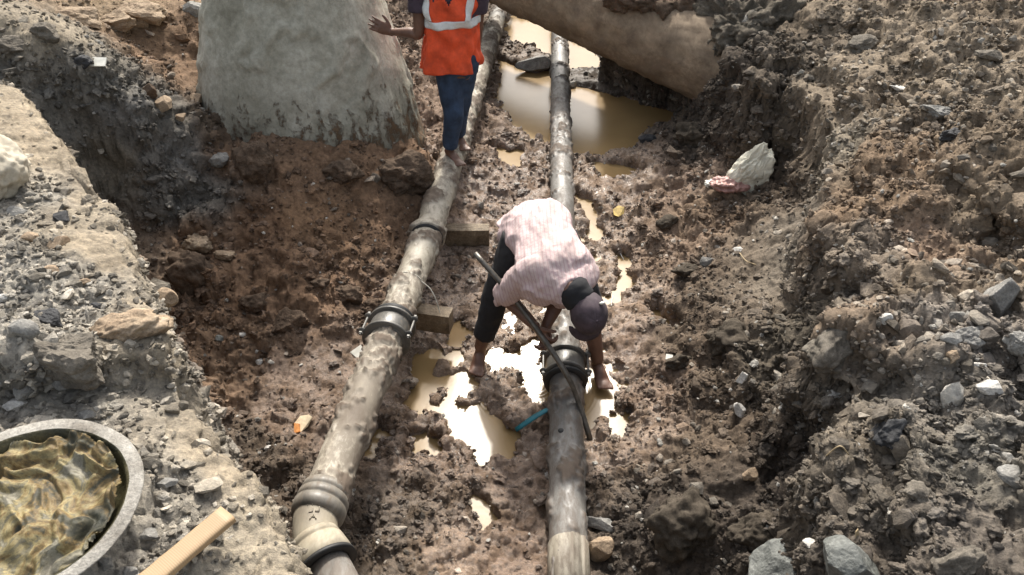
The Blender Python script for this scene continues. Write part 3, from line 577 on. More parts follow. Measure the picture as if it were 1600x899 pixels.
# ------------------------------------------------------------------ single stones and lumps
def rock_mesh(name, size, seed, sub=4, facets=14, rough=.06, soft=.0, crumb=False):
    facets = max(facets, 12); bm = bmesh.new(); bmesh.ops.create_icosphere(bm, subdivisions=sub, radius=1); r = np.random.default_rng(seed)
    V = np.array([v.co[:] for v in bm.verts]); nrm = r.normal(size=(facets, 3)); nrm /= np.linalg.norm(nrm, axis=1)[:, None]; d = .58 + .3 * r.random(facets)
    dots = V @ nrm.T; rad = np.where(dots > .05, d[None] / np.maximum(dots, .05), 9).min(1); rad = np.minimum(rad, 1.15)
    rad = rad * (1 - soft) + soft * .85
    W = V * rad[:, None]; W = W + V * (rough * fbm(W + seed, .5, 5, seed, .62))[:, None] * 2
    if crumb:
        dd, vv = worley(V, .42, seed); d4, v4 = worley(V, .2, seed + 2); W = W + V * (np.clip(1 - dd * 1.2, 0, 1) * (vv - .2) * .22 + np.clip(1 - d4 * 1.2, 0, 1) * (v4 - .3) * .10)[:, None]
    W = W * np.array(size) / 2
    for v, c in zip(bm.verts, W): v.co = c
    me = bpy.data.meshes.new(name); bm.to_mesh(me); bm.free(); return me
def stone(name, px, py, wpx, label, m, cat='stone', asp=(1, .8, .6), seed=None, rot=None, sink=None, rough=.06, soft=0, sub=4, facets=14, group=None):
    soft_one = name == 'clod' or 'lump' in label or 'clod' in label or 'crust' in cat or 'block' in label
    sink = sink if sink is not None else (.42 if soft_one else .3)
    p, n = hit(px, py + wpx * asp[2] * .25)
    if p is None: return
    d = (p - Vector((0, 0, H))).length; zc = d * math.cos(math.atan2(abs(px - 800), F)); W = wpx / F * zc
    size = np.array(asp) / asp[0] * W
    seed = seed if seed is not None else int(px * 7 + py)
    o = put(rock_mesh(name, size, seed, 5 if wpx > 36 else sub, facets, rough * (1.5 if soft_one else 1), soft, soft_one), name, m, None, rough > .09 or soft > .3)
    o.location = p + Vector((0, 0, size[2] * (.5 - sink))); o.rotation_euler = rot or (random.uniform(-.25, .25), random.uniform(-.25, .25), random.uniform(-.5, .5))
    return tag(o, label, cat, group)
G_ = 'loose stones lying in and around the trench'
STONES = [
 ('stone',1222,878,100,'sharp blue-grey boulder with a pale rim at the bottom edge, left of its pair',M_rblue,'boulder',(1,.8,.9),{'rough':.05,'facets':13,'sink':.42}),
 ('stone',1325,872,100,'sharp blue-grey boulder with a white split face at the bottom edge, right of its pair',M_rblue,'boulder',(1,.8,.85),{'rough':.05,'facets':13,'sink':.42}),
 ('stone',1272,852,34,'small pale stone wedged between the two blue-grey boulders',M_rpale,'stone',(1,.7,.6),{}),
 ('stone',938,815,52,'pale grey flat stone beside the right pipe near the bottom',M_rgrey,'stone',(1,.5,.5),{'rough':.03}),
 ('stone',936,855,34,'upright olive grey stone leaning beside the right pipe at the bottom',M_rtan,'stone',(.8,.8,1.6),{'rough':.03}),
 ('stone',1292,532,100,'big cracked earth block at the lip of the right bank',M_rmud,'boulder',(1,.7,.75),{'rough':.10,'facets':10}),
 ('stone',1552,468,64,'large grey slab stone standing on the right bank',M_rgrey,'stone',(.8,.6,1),{'rough':.05,'facets':9}),
 ('stone',1492,495,28,'grey cube-like stone left of the large slab on the right bank',M_rgrey,'stone',(1,.8,.9),{'rough':.03}),
 ('stone',1486,527,30,'smooth grey stone below the cube-like one on the right bank',M_rgrey,'stone',(1,.8,.8),{'rough':.03}),
 ('stone',1516,520,48,'black and white speckled rubble lump on the right bank',M_rgrey,'stone',(1,.8,.8),{'rough':.13}),
 ('stone',1488,552,26,'cone-shaped pale brown stone under the speckled lump on the right bank',M_rtan,'stone',(1,.9,.8),{'rough':.03}),
 ('stone',1544,604,46,'white-topped broken concrete piece on the right bank',M_rpale,'concrete chunk',(1,.6,.6),{'rough':.04}),
 ('stone',1530,570,26,'small white flat stone above the white-topped piece',M_rpale,'stone',(1,.6,.5),{'rough':.03}),
 ('stone',1592,415,46,'rounded tan stone at the right edge of the photo',M_rtan,'stone',(1,.8,.7),{}),
 ('stone',1592,530,40,'dark grey rough lump at the right edge of the photo',M_rgrey,'stone',(1,.8,1),{'rough':.1}),
 ('stone',1382,497,22,'small whitish stone above the orange soil of the right bank',M_rpale,'stone',(1,.8,.9),{}),
 ('tar_lump',1388,668,64,'black tar lump on the edge of the right bank',M_rdark,'asphalt lump',(1,.8,.75),{'rough':.12}),
 ('tar_lump',1485,207,40,'black tar lump high on the right bank',M_rdark,'asphalt lump',(1,.7,.5),{'rough':.12}),
 ('stone',1460,172,44,'grey flat stone behind the upper tar lump',M_rgrey,'stone',(1,.7,.5),{}),
 ('stone',1405,138,32,'light flat stone near the top of the right bank',M_rpale,'stone',(1,.6,.3),{}),
 ('stone',1345,68,46,'rounded brown clod on the upper right bank',M_rmud,'clod',(1,.7,.6),{'rough':.1}),
 ('stone',1540,85,46,'long brown-grey slab near the top right corner',M_rmud,'stone',(1,.6,.35),{}),
 ('stone',1590,740,60,'broad grey flat rock at the right edge, low in the photo',M_rgrey,'stone',(1,.7,.45),{}),
 ('stone',1500,870,80,'dusty brown clod low on the right bank',M_rmud,'clod',(1,.7,.5),{'rough':.12}),
 ('stone',1440,770,52,'lumpy grey-brown clod in the lower part of the right bank',M_rmud,'clod',(1,.8,.5),{'rough':.12}),
 ('stone',1155,640,22,'pale oval stone on the lower right slope',M_rpale,'stone',(.7,.6,1),{'rough':.03}),
 ('stone',1160,590,20,'whitish stone above the pale oval one on the right slope',M_rpale,'stone',(.8,.7,1),{'rough':.03}),
 ('stone',1170,740,30,'tan rounded stone in the dark part of the right slope',M_rtan,'stone',(1,.8,.8),{}),
 ('stone',1108,408,26,'grey round stone on the right slope above the small white puddle',M_rgrey,'stone',(1,.8,.9),{}),
 ('stone',1155,390,22,'flat pale chip on the right slope',M_rpale,'stone',(1,.5,.35),{}),
 ('clod',1065,800,120,'huge dark clod fallen to the foot of the right slope',M_rdk,'clod',(1,.9,.8),{'rough':.16,'soft':.3}),
 ('clod',1180,820,90,'dark brown clod beside the huge one at the slope foot',M_rdk,'clod',(1,.8,.8),{'rough':.16,'soft':.3}),
 ('clod',1060,560,44,'dark clod hanging over the hollow right of the white puddle',M_rdk,'clod',(1,.8,.7),{'rough':.14}),
 ('clod',1140,520,84,'brown overhanging clod in the middle of the right slope',M_rdk,'clod',(1,.8,.7),{'rough':.14}),
 ('clod',1075,420,40,'brown clod on the right slope above the pale chip',M_rdk,'clod',(1,.8,.7),{'rough':.14}),
 ('clod',1040,345,36,'reddish brown clod near the foot of the right slope',M_rdk,'clod',(1,.8,.6),{'rough':.14}),
 ('clod',1012,214,30,'dark wet clod at the right end of the pool',M_rdark,'clod',(1,.8,.6),{'rough':.12}),
 ('clod',1080,205,60,'brown clod under the low end of the big concrete pipe',M_rdk,'clod',(1,.8,.8),{'rough':.14}),
 ('clod',455,495,66,'large squarish brown clod left of the bolted coupling',M_rbrown,'clod',(1,.8,.75),{'rough':.07,'facets':9}),
 ('clod',400,468,56,'brown clod just up-left of the large squarish one',M_rbrown,'clod',(1,.8,.75),{'rough':.12}),
 ('clod',540,455,50,'crumbly brown clod close to the left pipe',M_rbrown,'clod',(1,.8,.75),{'rough':.14}),
 ('clod',585,475,50,'dark brown clod pressed against the left pipe above the coupling',M_rbrown,'clod',(1,.8,.9),{'rough':.14}),
 ('clod',500,440,30,'small brown clod between the two crumbly ones',M_rbrown,'clod',(1,.8,.8),{'rough':.12}),
 ('clod',310,375,56,'pale tan lump on top of the little soil pillar at left',M_rtan,'clod',(1,.8,.7),{'rough':.12}),
 ('clod',352,395,46,'flat tan stone right of the pale lump on the soil pillar',M_rtan,'clod',(1,.7,.4),{'rough':.06}),
 ('clod',300,410,80,'brown soil pillar below the pale tan lump',M_rbrown,'clod',(1,.8,1),{'rough':.13,'soft':.2}),
 ('clod',400,240,76,'smooth brown clod left of the concrete column foot',M_rbrown,'clod',(1,.8,1),{'rough':.07,'soft':.3}),
 ('clod',640,265,90,'brown clod at the right foot of the concrete column',M_rbrown,'clod',(1,.8,.75),{'rough':.09,'soft':.2}),
 ('clod',540,262,60,'brown clod in front of the concrete column foot',M_rbrown,'clod',(1,.8,.7),{'rough':.1}),
 ('brick_chunk',255,465,44,'brown-topped dark brick lying below the left bank edge',M_rtan,'brick',(1,.8,.75),{'rough':.015,'facets':6}),
 ('stone',257,162,42,'oval brown stone on the slope left of the concrete column',M_rtan,'stone',(1,.7,.6),{'rough':.03}),
 ('stone',308,155,26,'pale stone near the left side of the concrete column',M_rtan,'stone',(1,.7,.6),{}),
 ('stone',232,143,32,'brown stone up-left of the oval one',M_rbrown,'stone',(1,.7,.7),{}),
 ('stone',282,182,20,'rounded tan stone below the oval brown one',M_rtan,'stone',(1,.7,.7),{}),
 ('stone',345,243,36,'grey brown block at the foot of the slope left of the column',M_rgrey,'stone',(1,.8,.7),{}),
 ('stone',222,35,26,'pale upright chip on the upper left slope',M_rtan,'stone',(1,.6,.8),{}),
 ('stone',180,30,66,'jutting tan crust block at the upper left',M_rtan,'crust block',(1,.7,.45),{'rough':.08}),
 ('stone',120,22,80,'tan crust slab at the top left, left of the jutting block',M_rtan,'crust block',(1,.7,.4),{'rough':.08}),
 ('stone',218,12,90,'flat brown earth slab at the very top left',M_rtan,'crust block',(1,.7,.35),{'rough':.08}),
 ('stone',303,12,40,'grey boulder at the top left of the concrete column',M_rgrey,'boulder',(1,.8,.7),{}),
 ('tar_lump',132,92,36,'black jutting asphalt lump on the far left wall crest',M_rdark,'asphalt lump',(1,.7,.6),{'rough':.1}),
 ('tar_lump',68,46,46,'dark-bellied crust lump at the top left',M_rmud,'asphalt lump',(1,.7,.6),{'rough':.1}),
 ('tar_lump',20,66,50,'dark grey layered lump at the left edge, high up',M_rmud,'asphalt lump',(1,.7,.55),{'rough':.1}),
 ('stone',112,545,128,'large grey crumbly concrete lump on the left bank',M_rmud,'concrete lump',(1,.7,.72),{'rough':.09,'facets':11}),
 ('stone',200,505,120,'tan grey crumbly lump joined to the large concrete one',M_rtan,'concrete lump',(1,.7,.5),{'rough':.14,'soft':.3}),
 ('stone',36,512,50,'light grey broken slab beside the tar streak on the left bank',M_rgrey,'stone',(1,.6,.55),{'rough':.03,'facets':8}),
 ('tar_lump',78,495,56,'black tar lump behind the light grey slab on the left bank',M_rdark,'asphalt lump',(1,.6,.5),{'rough':.1}),
 ('tar_lump',153,477,18,'small black stone on the tan crust of the left bank',M_rdark,'stone',(1,.8,.9),{}),
 ('tar_lump',95,338,32,'dark grey stone on the left bank below the sack',M_rdark,'stone',(1,.8,.55),{}),
 ('stone',52,370,32,'light flat stone on the left bank gravel',M_rtan,'stone',(1,.7,.5),{'rough':.03}),
 ('stone',92,378,36,'pale rounded flat stone right of the light flat one',M_rtan,'stone',(1,.7,.45),{'rough':.03}),
 ('stone',30,330,36,'flat grey slab just below the sack on the left bank',M_rgrey,'stone',(1,.6,.3),{'rough':.03}),
 ('stone',8,465,24,'pale stone at the left edge on the gravel',M_rpale,'stone',(1,.7,.6),{}),
 ('stone',130,440,22,'whitish stone in the tan crust of the left bank',M_rtan,'stone',(1,.7,.6),{}),
 ('stone',80,420,34,'flat stone half buried in the left bank crust',M_rtan,'stone',(1,.6,.3),{}),
 ('stone',40,607,42,'round grey-brown stone above the bowl',M_rgrey,'stone',(1,.8,.7),{'soft':.3}),
 ('stone',96,600,26,'small round grey stone right of the grey-brown one above the bowl',M_rgrey,'stone',(1,.8,.8),{'soft':.3}),
 ('stone',28,630,38,'pale angular stone near the bowl rim',M_rpale,'stone',(1,.7,.5),{}),
 ('stone',135,648,32,'grey wedge stone at the upper right of the bowl rim',M_rgrey,'stone',(1,.7,.6),{}),
 ('stone',258,752,38,'flat pale grey stone on gravel right of the bowl',M_rgrey,'stone',(1,.6,.4),{'rough':.03}),
 ('stone',232,832,34,'flat grey stone between bowl and wooden stick',M_rgrey,'stone',(1,.7,.4),{'rough':.03}),
 ('stone',166,878,26,'grey stone beside the bowl at the bottom edge',M_rgrey,'stone',(1,.8,.7),{}),
 ('stone',196,812,18,'rounded stone between bowl and flat grey stones',M_rgrey,'stone',(1,.8,.8),{}),
 ('stone',205,892,30,'grey stone at the bottom edge left of the stick',M_rgrey,'stone',(1,.8,.6),{}),
 ('stone',342,528,16,'blue-grey chip in the brown soil left of the trench floor',M_rblue,'stone',(1,.8,.9),{}),
 ('stone',406,564,16,'bright white chip in the brown soil',M_rpale,'stone',(1,.7,.7),{}),
 ('stone',380,522,12,'small white pebble left of the large squarish clod',M_rpale,'stone',(1,.8,.8),{}),
 ('stone',420,700,14,'small grey-white stone below the orange scrap',M_rpale,'stone',(1,.8,.8),{}),
 ('stone',919,148,14,'white lump in the muddy bar of the pool',M_rpale,'stone',(1,.8,1),{}),
 ('stone',893,132,14,'white chip against the right pipe at the mud bar',M_rpale,'stone',(1,.8,1),{}),
 ('stone',840,100,60,'grey concrete piece in the pool left of the right pipe',M_rgrey,'concrete piece',(1,.6,.4),{'rough':.02,'facets':7}),
]
for nm, x, y, wd, lab, m, cat, asp, kw in STONES: stone(nm, x, y, wd, lab, m, cat, asp, **kw)
# concrete white tile and small scraps
def scrap(name, px, py, poly, label, m, cat, thick=.006, tilt=(0, 0, 0), curl=0, lift=.01):
    p, n = hit(px, py); zc = (p - Vector((0, 0, H))).length; s = zc / F
    bm = bmesh.new(); vs = [bm.verts.new((x * s, y * s, curl * ((x * s) ** 2 + (y * s) ** 2))) for x, y in poly]; f = bm.faces.new(vs)
    r = bmesh.ops.extrude_face_region(bm, geom=[f]); bmesh.ops.translate(bm, verts=[v for v in r['geom'] if isinstance(v, bmesh.types.BMVert)], vec=(0, 0, thick))
    me = bpy.data.meshes.new(name); bm.to_mesh(me); bm.free(); o = put(me, name, m, None, False); o.location = p + Vector((0, 0, lift)); o.rotation_euler = tilt
    return tag(o, label, cat)
scrap('tile_piece', 561, 553, [(-13, 0), (2, 12), (14, -4), (6, -16)], 'white broken tile lying against the left pipe', M_white, 'tile', .006, (.5, 0, 0))
scrap('tile_piece', 153, 101, [(-12, -6), (12, -6), (12, 7), (-10, 8)], 'white tile fragment with a red spot beside the black asphalt lump', M_white, 'tile', .008, (.6, 0, 0))
scrap('glove_scrap', 472, 664, [(-10, -2), (-4, 10), (8, 13), (14, 10), (10, -4), (2, -14), (-4, -12)], 'cream and orange crumpled scrap on the mud left of the pipe', M_cream, 'scrap', .012, (.5, .2, 0), 4)
scrap('orange_peel', 466, 672, [(-4, 6), (4, 4), (5, -8), (-3, -10)], 'orange strip folded under the cream scrap', M_peel, 'scrap', .012, (.5, -.2, 0), 4, .02)
scrap('leaf', 965, 335, [(-10, -8), (-8, 4), (2, 10), (10, 6), (8, -4), (-2, -10)], 'yellowish leaf on the mud right of the bending man', M_leaf, 'leaf', .003, (.5, .1, .2), 8, .015)
scrap('plastic_chip', 1045, 560, [(-6, -4), (-4, 5), (6, 3), (5, -5)], 'small pale plastic chip beside the white puddle on the right', M_white, 'scrap', .003, (.4, 0, 0))
scrap('wood_splinter', 1337, 842, [(-3, -12), (-2, 8), (1, 12), (3, -4), (0, -14)], 'yellow splinter standing in soil above the blue-grey boulders', M_twig, 'splinter', .006, (1.0, 0, 0))
def twig(pts, r, label, m=None, name='twig', cat='twig'):
    W = []
    for x, y, dz in pts:
        p, n = hit(x, y); W.append((p.x, p.y, p.z + dz))
    mb = MB(); tube(mb, W, r, 8, 5); return tag(mb.out(name, m or M_twig), label, cat)
twig([(1262,740,.0),(1285,728,.05),(1305,716,.06),(1325,714,.01)], .0025, 'thin curved root sticking out of the right bank wall')
twig([(1180,418,.02),(1165,412,.02),(1155,400,.02)], .003, 'short pale twig on the right slope')
twig([(735,770,.004),(742,790,.004),(741,806,.004),(750,818,.004),(760,814,.004)], .003, 'white string curling round the small puddle at the bottom', M_white, 'string', 'string')
twig([(955,480,.01),(958,462,.015),(965,440,.02),(978,420,.012),(968,398,.02)], .0025, 'white strip standing for a water glint on the mud right of the cap', M_white, 'water_glint', 'plastic strip')  # added white strip stands in for sky glare on water
twig([(903,318,.01),(916,335,.015),(930,352,.02),(938,372,.01)], .004, 'white strip standing for bright water beside the right pipe', M_white, 'water_glint', 'plastic strip')  # second added strip: reflected sky on a puddle drawn as a white thing

# ------------------------------------------------------------------ pipes
def ring_at(A, B, d): A = np.array(A); B = np.array(B); t = (B - A) / np.linalg.norm(B - A); return A + t * d, t
# right pipe
RA = at(890, 960, .10); RB = at(873.5, 40, .13); RB = RB + (RB - RA) * .12
rp = empty('water_pipe', tuple(RA), 'straight grey iron pipe running up the middle of the trench into the pool', 'pipe')
L_ = np.linalg.norm(RB - RA); rR = .086
def t_of(px_y, A, B):
    lo, hi = 0., 1.
    for _ in range(40):
        m_ = (lo + hi) / 2; q = A + (B - A) * m_; y = 449.5 + F * (-(q[1] * S_ + (q[2] - H) * C_)) / (q[1] * C_ - (q[2] - H) * S_)
        if y > px_y: lo = m_
        else: hi = m_
    return lo * np.linalg.norm(B - A)
s_band = t_of(850, RA, RB); s_cp = t_of(620, RA, RB); s_top = t_of(60, RA, RB) + .1
mb = MB(); revolve(mb, [(0, rR)] + [(s, rR + .0006 * math.sin(s * 9)) for s in np.arange(.1, L_, .014)] + [(L_, rR)], RA, RB, 84, .003, True, .44, lambda s: np.exp(-((s - s_cp) / .28) ** 2) + .9 * sstep(s_top - .9, s_top - .3, s)); mb.out('pipe_barrel', M_pipeR, rp)  # coupling wetness is real; far-end dark is the large pipe's shadow in the colour
mb = MB(); revolve(mb, [(0, rR + .001), (0, rR + .006), (s_band - .01, rR + .006), (s_band, rR + .001)], RA, RB, 84, .003, False, .5); mb.out('end_sleeve', M_pipeL, rp)
q, tdir = ring_at(RA, RB, t_of(690, RA, RB)); up = np.array((0, 0, 1.))
mb = MB(); ball(mb, q + up * (rR + .001) + np.array((-.03, 0, -.006)), (.016, .016, .008), 12, 8); mb.out('plug', M_rubber, rp)
def bolted_coupling(A, B, s, r, parent, matc, length=.15, rev=1):
    A = np.array(A, float); B = np.array(B, float); t = (B - A) / np.linalg.norm(B - A)
    C0 = A + t * (s - length / 2); rt = np.cross(t, (0, 0, 1.)); rt /= np.linalg.norm(rt); up = np.cross(rt, t)
    mb = MB(); revolve(mb, [(.0, r), (.0, r + .012), (.02, r + .02), (length * .35, r + .024), (length * .65, r + .024), (length - .02, r + .02), (length, r + .012), (length, r)], C0, C0 + t, 48, .001); cp_ = mb.out('coupling_sleeve', matc, parent)
    for d, nm in ((.012, 'flange'), (length - .012, 'flange')):
        mb = MB(); revolve(mb, [(d - .009, r + .01), (d - .009, r + .037), (d - .005, r + .04), (d + .005, r + .04), (d + .009, r + .037), (d + .009, r + .01)], C0, C0 + t, 48, .001)
        for a in (22, 158, 245, 295):
            c = C0 + t * d + (rt * math.cos(R(a)) + up * math.sin(R(a))) * (r + .045); M3 = Matrix((tuple(rt), tuple(t), tuple(up))).transposed()
            ball(mb, c, (.022, .010, .022), 12, 6, M3)
        mb.out(nm, matc, parent)
    for a in (22, 158, 245, 295):
        c0 = C0 + (rt * math.cos(R(a)) + up * math.sin(R(a))) * (r + .047)
        mb = MB(); revolve(mb, [(-.022, .006), (length + .022, .006)], c0, c0 + t, 10, 0, True)
        for e in (-.014, length + .004): revolve(mb, [(e, .012), (e + .011, .012)], c0, c0 + t, 6, 0, True)
        mb.out('bolt', M_steel, parent, False)
    mb = MB(); revolve(mb, [(-.03, r), (-.03, r + .03), (-.018, r + .034), (0, r + .02)], C0, C0 + t, 48); mb.out('rubber_gasket', M_rubber, parent)
bolted_coupling(RA, RB, t_of(577, RA, RB), rR, rp, M_coup, .16)
# left pipe
def solve_z(px, py, z): return at(px, py, z)
LB = at(783, 10, .22); LM = at(667, 372, .36); LC = at(607, 520, .41); LD = at(502, 788, .47)
lp = empty('water_pipe', tuple(LD), 'tan muddy iron pipe with bolted coupling and bend, along the left of the trench', 'pipe')
rL = .088
d_far = (LB - LM) / np.linalg.norm(LB - LM); d_near = (LD - LM) / np.linalg.norm(LD - LM)
# far length: its socket end faces the camera at LM
far_end = LB + d_far * .5; Lf = np.linalg.norm(far_end - LM)
mb = MB(); revolve(mb, [(0, rL * .9), (0, rL + .022), (.012, rL + .026), (.07, rL + .022), (.11, rL + .006), (.15, rL)] + [(s, rL) for s in np.arange(.16, Lf, .014)] + [(Lf, rL)], LM, far_end, 84, .004, False, .62, lambda s: .9 * sstep(Lf - 1.5, Lf - 1.0, s)); mb.out('far_pipe_length', M_pipeL, lp)  # far end darkened: shadow of the large concrete pipe painted into the colour
mb = MB(); revolve(mb, [(-.012, rL), (-.012, rL + .012), (.004, rL + .018)], LM, far_end, 48); mb.out('rubber_ring', M_rubber, lp)
Ln = np.linalg.norm(LD - LM)
mb = MB(); revolve(mb, [(-.03, rL)] + [(s, rL) for s in np.arange(.0, Ln, .012)] + [(Ln, rL)], LM, LD, 84, .003, False, .54, lambda s: 0 * s); mb.out('near_pipe_length', M_pipeL, lp)
def along(px_y):  # distance on LM->LD whose image row is px_y
    L2 = np.linalg.norm(LD - LM); return L2 - t_of(px_y, LD, LM)
bolted_coupling(LM, LD, along(520), rL, lp, M_coup, .15)
# push-on sockets and bend at the near end
t = d_near
mb = MB(); revolve(mb, [(-.075, rL), (-.07, rL + .012), (-.034, rL + .017), (-.030, rL + .011), (-.024, rL + .019), (.010, rL + .021), (.014, rL + .013), (.020, rL + .022), (.05, rL + .020), (.068, rL + .012), (.075, rL - .002)], LD, LD + t, 64, .003); mb.out('socket_collar', M_collar, lp)
b0 = LD + t * .03; yaw = Matrix.Rotation(R(20), 3, 'Z'); ta = np.array(yaw @ Vector(t)); tb = np.array(yaw @ yaw @ Vector(t)); ta[2] -= .05; tb[2] -= .12; tb /= np.linalg.norm(tb)
b1 = b0 + t * .05 + ta * .075; b2 = b1 + ta * .04 + tb * .06; b3 = b2 + tb * .3; print('BEND', b0, b1, b2, b3)
mb = MB(); pts = cr([b0, b0 + t * .04, b1, b2 - tb * .03, b2], 6)
loft(mb, [(*p, rL - .001, rL - .001) for p in pts], 40, 1, (0, 0, 1), True, .002); bend = mb.out('bend', M_bend, lp)
t2 = (b3 - b2) / np.linalg.norm(b3 - b2)
mb = MB(); revolve(mb, [(-.085, rL - .004), (-.08, rL + .012), (-.055, rL + .016), (-.05, rL + .01), (-.045, rL + .018), (.0, rL + .024), (.035, rL + .027), (.04, rL + .02)], b2, b3, 48, .001); mb.out('socket_collar', M_bend, lp)
mb = MB(); revolve(mb, [(.036, rL), (.036, rL + .03), (.052, rL + .03), (.052, rL)], b2, b3, 48); mb.out('rubber_ring', M_rubber, lp)
mb = MB(); revolve(mb, [(.02, rL - .004), (.5, rL - .004)], b2, b3, 40, .003, True); mb.out('end_pipe_length', M_pipeR, lp)
# raised casting marks on the bend
def mark(strokes, w=.0022):
    mb = MB(); mid = b0 * .42 + b1 * .58
    up_ = np.array((0, -.45, .9)); up_ /= np.linalg.norm(up_); ax = (b1 - b0) / np.linalg.norm(b1 - b0); rt = np.cross(ax, up_); rt /= np.linalg.norm(rt); up_ = np.cross(rt, ax)
    for (x0, y0), (x1, y1) in strokes:
        pp = []
        for x, y in ((x0, y0), ((x0 + x1) / 2, (y0 + y1) / 2), (x1, y1)):
            a = x / rL; pp.append(mid + (rt * math.sin(a) + up_ * math.cos(a)) * (rL + .0022) + ax * y)
        tube(mb, pp, w, 6, 2)
    mb.out('casting_mark', M_bend, lp)
def A_(x, y, s): return [((x - s, y + s), (x, y - s)), ((x, y - s), (x + s, y + s)), ((x - s * .5, y), (x + s * .5, y))]
def L_l(x, y, s): return [((x - s * .6, y - s), (x - s * .6, y + s)), ((x - s * .6, y + s), (x + s * .7, y + s))]
K_ = 1.5
mk = [((-.014, -.034), (-.014, -.018)), ((-.022, -.034), (-.006, -.034)), ((.002, -.034), (.002, -.018)), ((.014, -.034), (.014, -.018)), ((.002, -.027), (.014, -.027))] + L_l(-.012, -.006, .007) + L_l(.004, -.004, .007) + A_(-.004, .018, .008)
mark([((a_ * K_, b_ * K_), (c_ * K_, d_ * K_)) for (a_, b_), (c_, d_) in mk], .0024)
# wire round the left pipe
q0, _t = ring_at(LM, LD, along(446)); rt = np.cross(d_near, (0, 0, 1.)); rt /= np.linalg.norm(rt); upv = np.cross(rt, d_near); upv = upv * (1 if upv[2] > 0 else -1); rt = rt * (1 if rt[0] > 0 else -1)
wp_ = [q0 + (rt * math.cos(R(a)) + upv * math.sin(R(a))) * (rL + .003) + d_near * (.0004 * (a - 90)) * -.2 for a in range(190, 20, -12)]
e = wp_[-1]; wp_ += [e + np.array((.05, -.02, -.04)), e + np.array((.09, -.07, -.12)), e + np.array((.12, -.12, -.26))]
mb = MB(); tube(mb, wp_, .003, 8, 3); tag(mb.out('tie_wire', M_wire), 'thin pale wire looped over the left pipe above the lower plank', 'wire')

# planks that carry the left pipe
def plank(x0, y0, x1, y1, z, wd, th, label):
    A = at(x0, y0, z); B = at(x1, y1, z); d = B - A; L = np.linalg.norm(d); a = math.atan2(d[1], d[0]); mb = MB()
    bm = bmesh.new(); bmesh.ops.create_cube(bm, size=1); bmesh.ops.scale(bm, vec=(L, wd, th), verts=bm.verts); bmesh.ops.subdivide_edges(bm, edges=bm.edges, cuts=5, use_grid_fill=True)
    for v in bm.verts: v.co += Vector([random.uniform(-1, 1) * .0018 for _ in range(3)])
    bmesh.ops.bevel(bm, geom=[e for e in bm.edges if e.is_manifold and e.calc_face_angle(0) > 1], offset=.003, segments=1)
    me = bpy.data.meshes.new('timber_block'); bm.to_mesh(me); bm.free(); o = put(me, 'timber_block', M_wood, None, False)
    o.location = (A + B) / 2 + np.array((0, 0, -th / 2)); o.rotation_euler = (0, .02, a); return tag(o, label, 'timber block')
plank(640, 356, 764, 354, .20, .09, .13, 'wet timber block with an orange end under the left pipe near its socket')
plank(600, 474, 704, 488, .27, .09, .13, 'short wet timber block under the left pipe above the bolted coupling')

# ------------------------------------------------------------------ large concrete pipe across the trench
bpA = at(1120, 96, .72); bpB = at(760, -60, .92); bpD = (bpB - bpA) / np.linalg.norm(bpB - bpA)
e0 = bpA - bpD * .5; Lb = 4.4; big = empty('drain_pipe', tuple(e0), 'large earth-stained concrete pipe crossing above the pool at the top', 'concrete pipe')
mb = MB(); rb = .345
revolve(mb, [(.0, rb * .8), (0, rb * 1.0), (.02, rb + .01), (.05, rb + .014)] + [(s, rb) for s in np.arange(.12, Lb, .05)] + [(Lb, rb), (Lb, rb * .8)] + [(s, rb * .8) for s in np.arange(Lb, 0, -.2)], e0, e0 + bpD, 96, .034); mb.out('pipe_wall', M_bigp, big)
# soil heaped on top of it
def soil_heap(name, c, size, seed, label, m=None, sub=6, flat=.5):
    bm = bmesh.new(); bmesh.ops.create_icosphere(bm, subdivisions=sub, radius=1); V = np.array([v.co[:] for v in bm.verts]); W = V * np.array(size) + np.array(c)
    n = fbm(W, .35, 5, seed) * .14 + fbm(W, .1, 5, seed + 3, .7) * .09; dd, vv = worley(W, .08, seed); n = n + np.clip(1 - dd, 0, 1) * .045; d6, v6 = worley(W + fbm(W, .15, 3, 4)[:, None] * .06, .19, seed + 1); n = n + (v6 - .5) * .13 - .05 * sstep(.4, .6, d6); d7, v7 = worley(W, .04, seed + 8); n = n + (v7 - .5) * .03
    W = W + V * n[:, None]
    for v, p in zip(bm.verts, W): v.co = p - np.array(c)
    me = bpy.data.meshes.new(name); bm.to_mesh(me); bm.free(); o = put(me, name, m or M_rmud); o.location = c; return tag(o, label, 'soil heap')
M_heap = rock_mat('dark_heap_soil', (.07, .062, .05), (.14, .12, .095), (.24, .21, .17), scale=10, rough=.95, spec=.1, bumpd=.015)
pc = bpA + bpD * .05; soil_heap('soil_heap', (pc[0] + .24, pc[1] + .02, 1.0), (.40, .50, .28), 5, 'crumbly dark earth heaped over the low end of the large concrete pipe', M_heap)
pc = bpA + bpD * .8; soil_heap('soil_heap', (pc[0] + .25, pc[1] + .2, 1.05), (.6, .6, .22), 8, 'dark earth lying on the large concrete pipe where it leaves the top of the photo', M_rbrown)

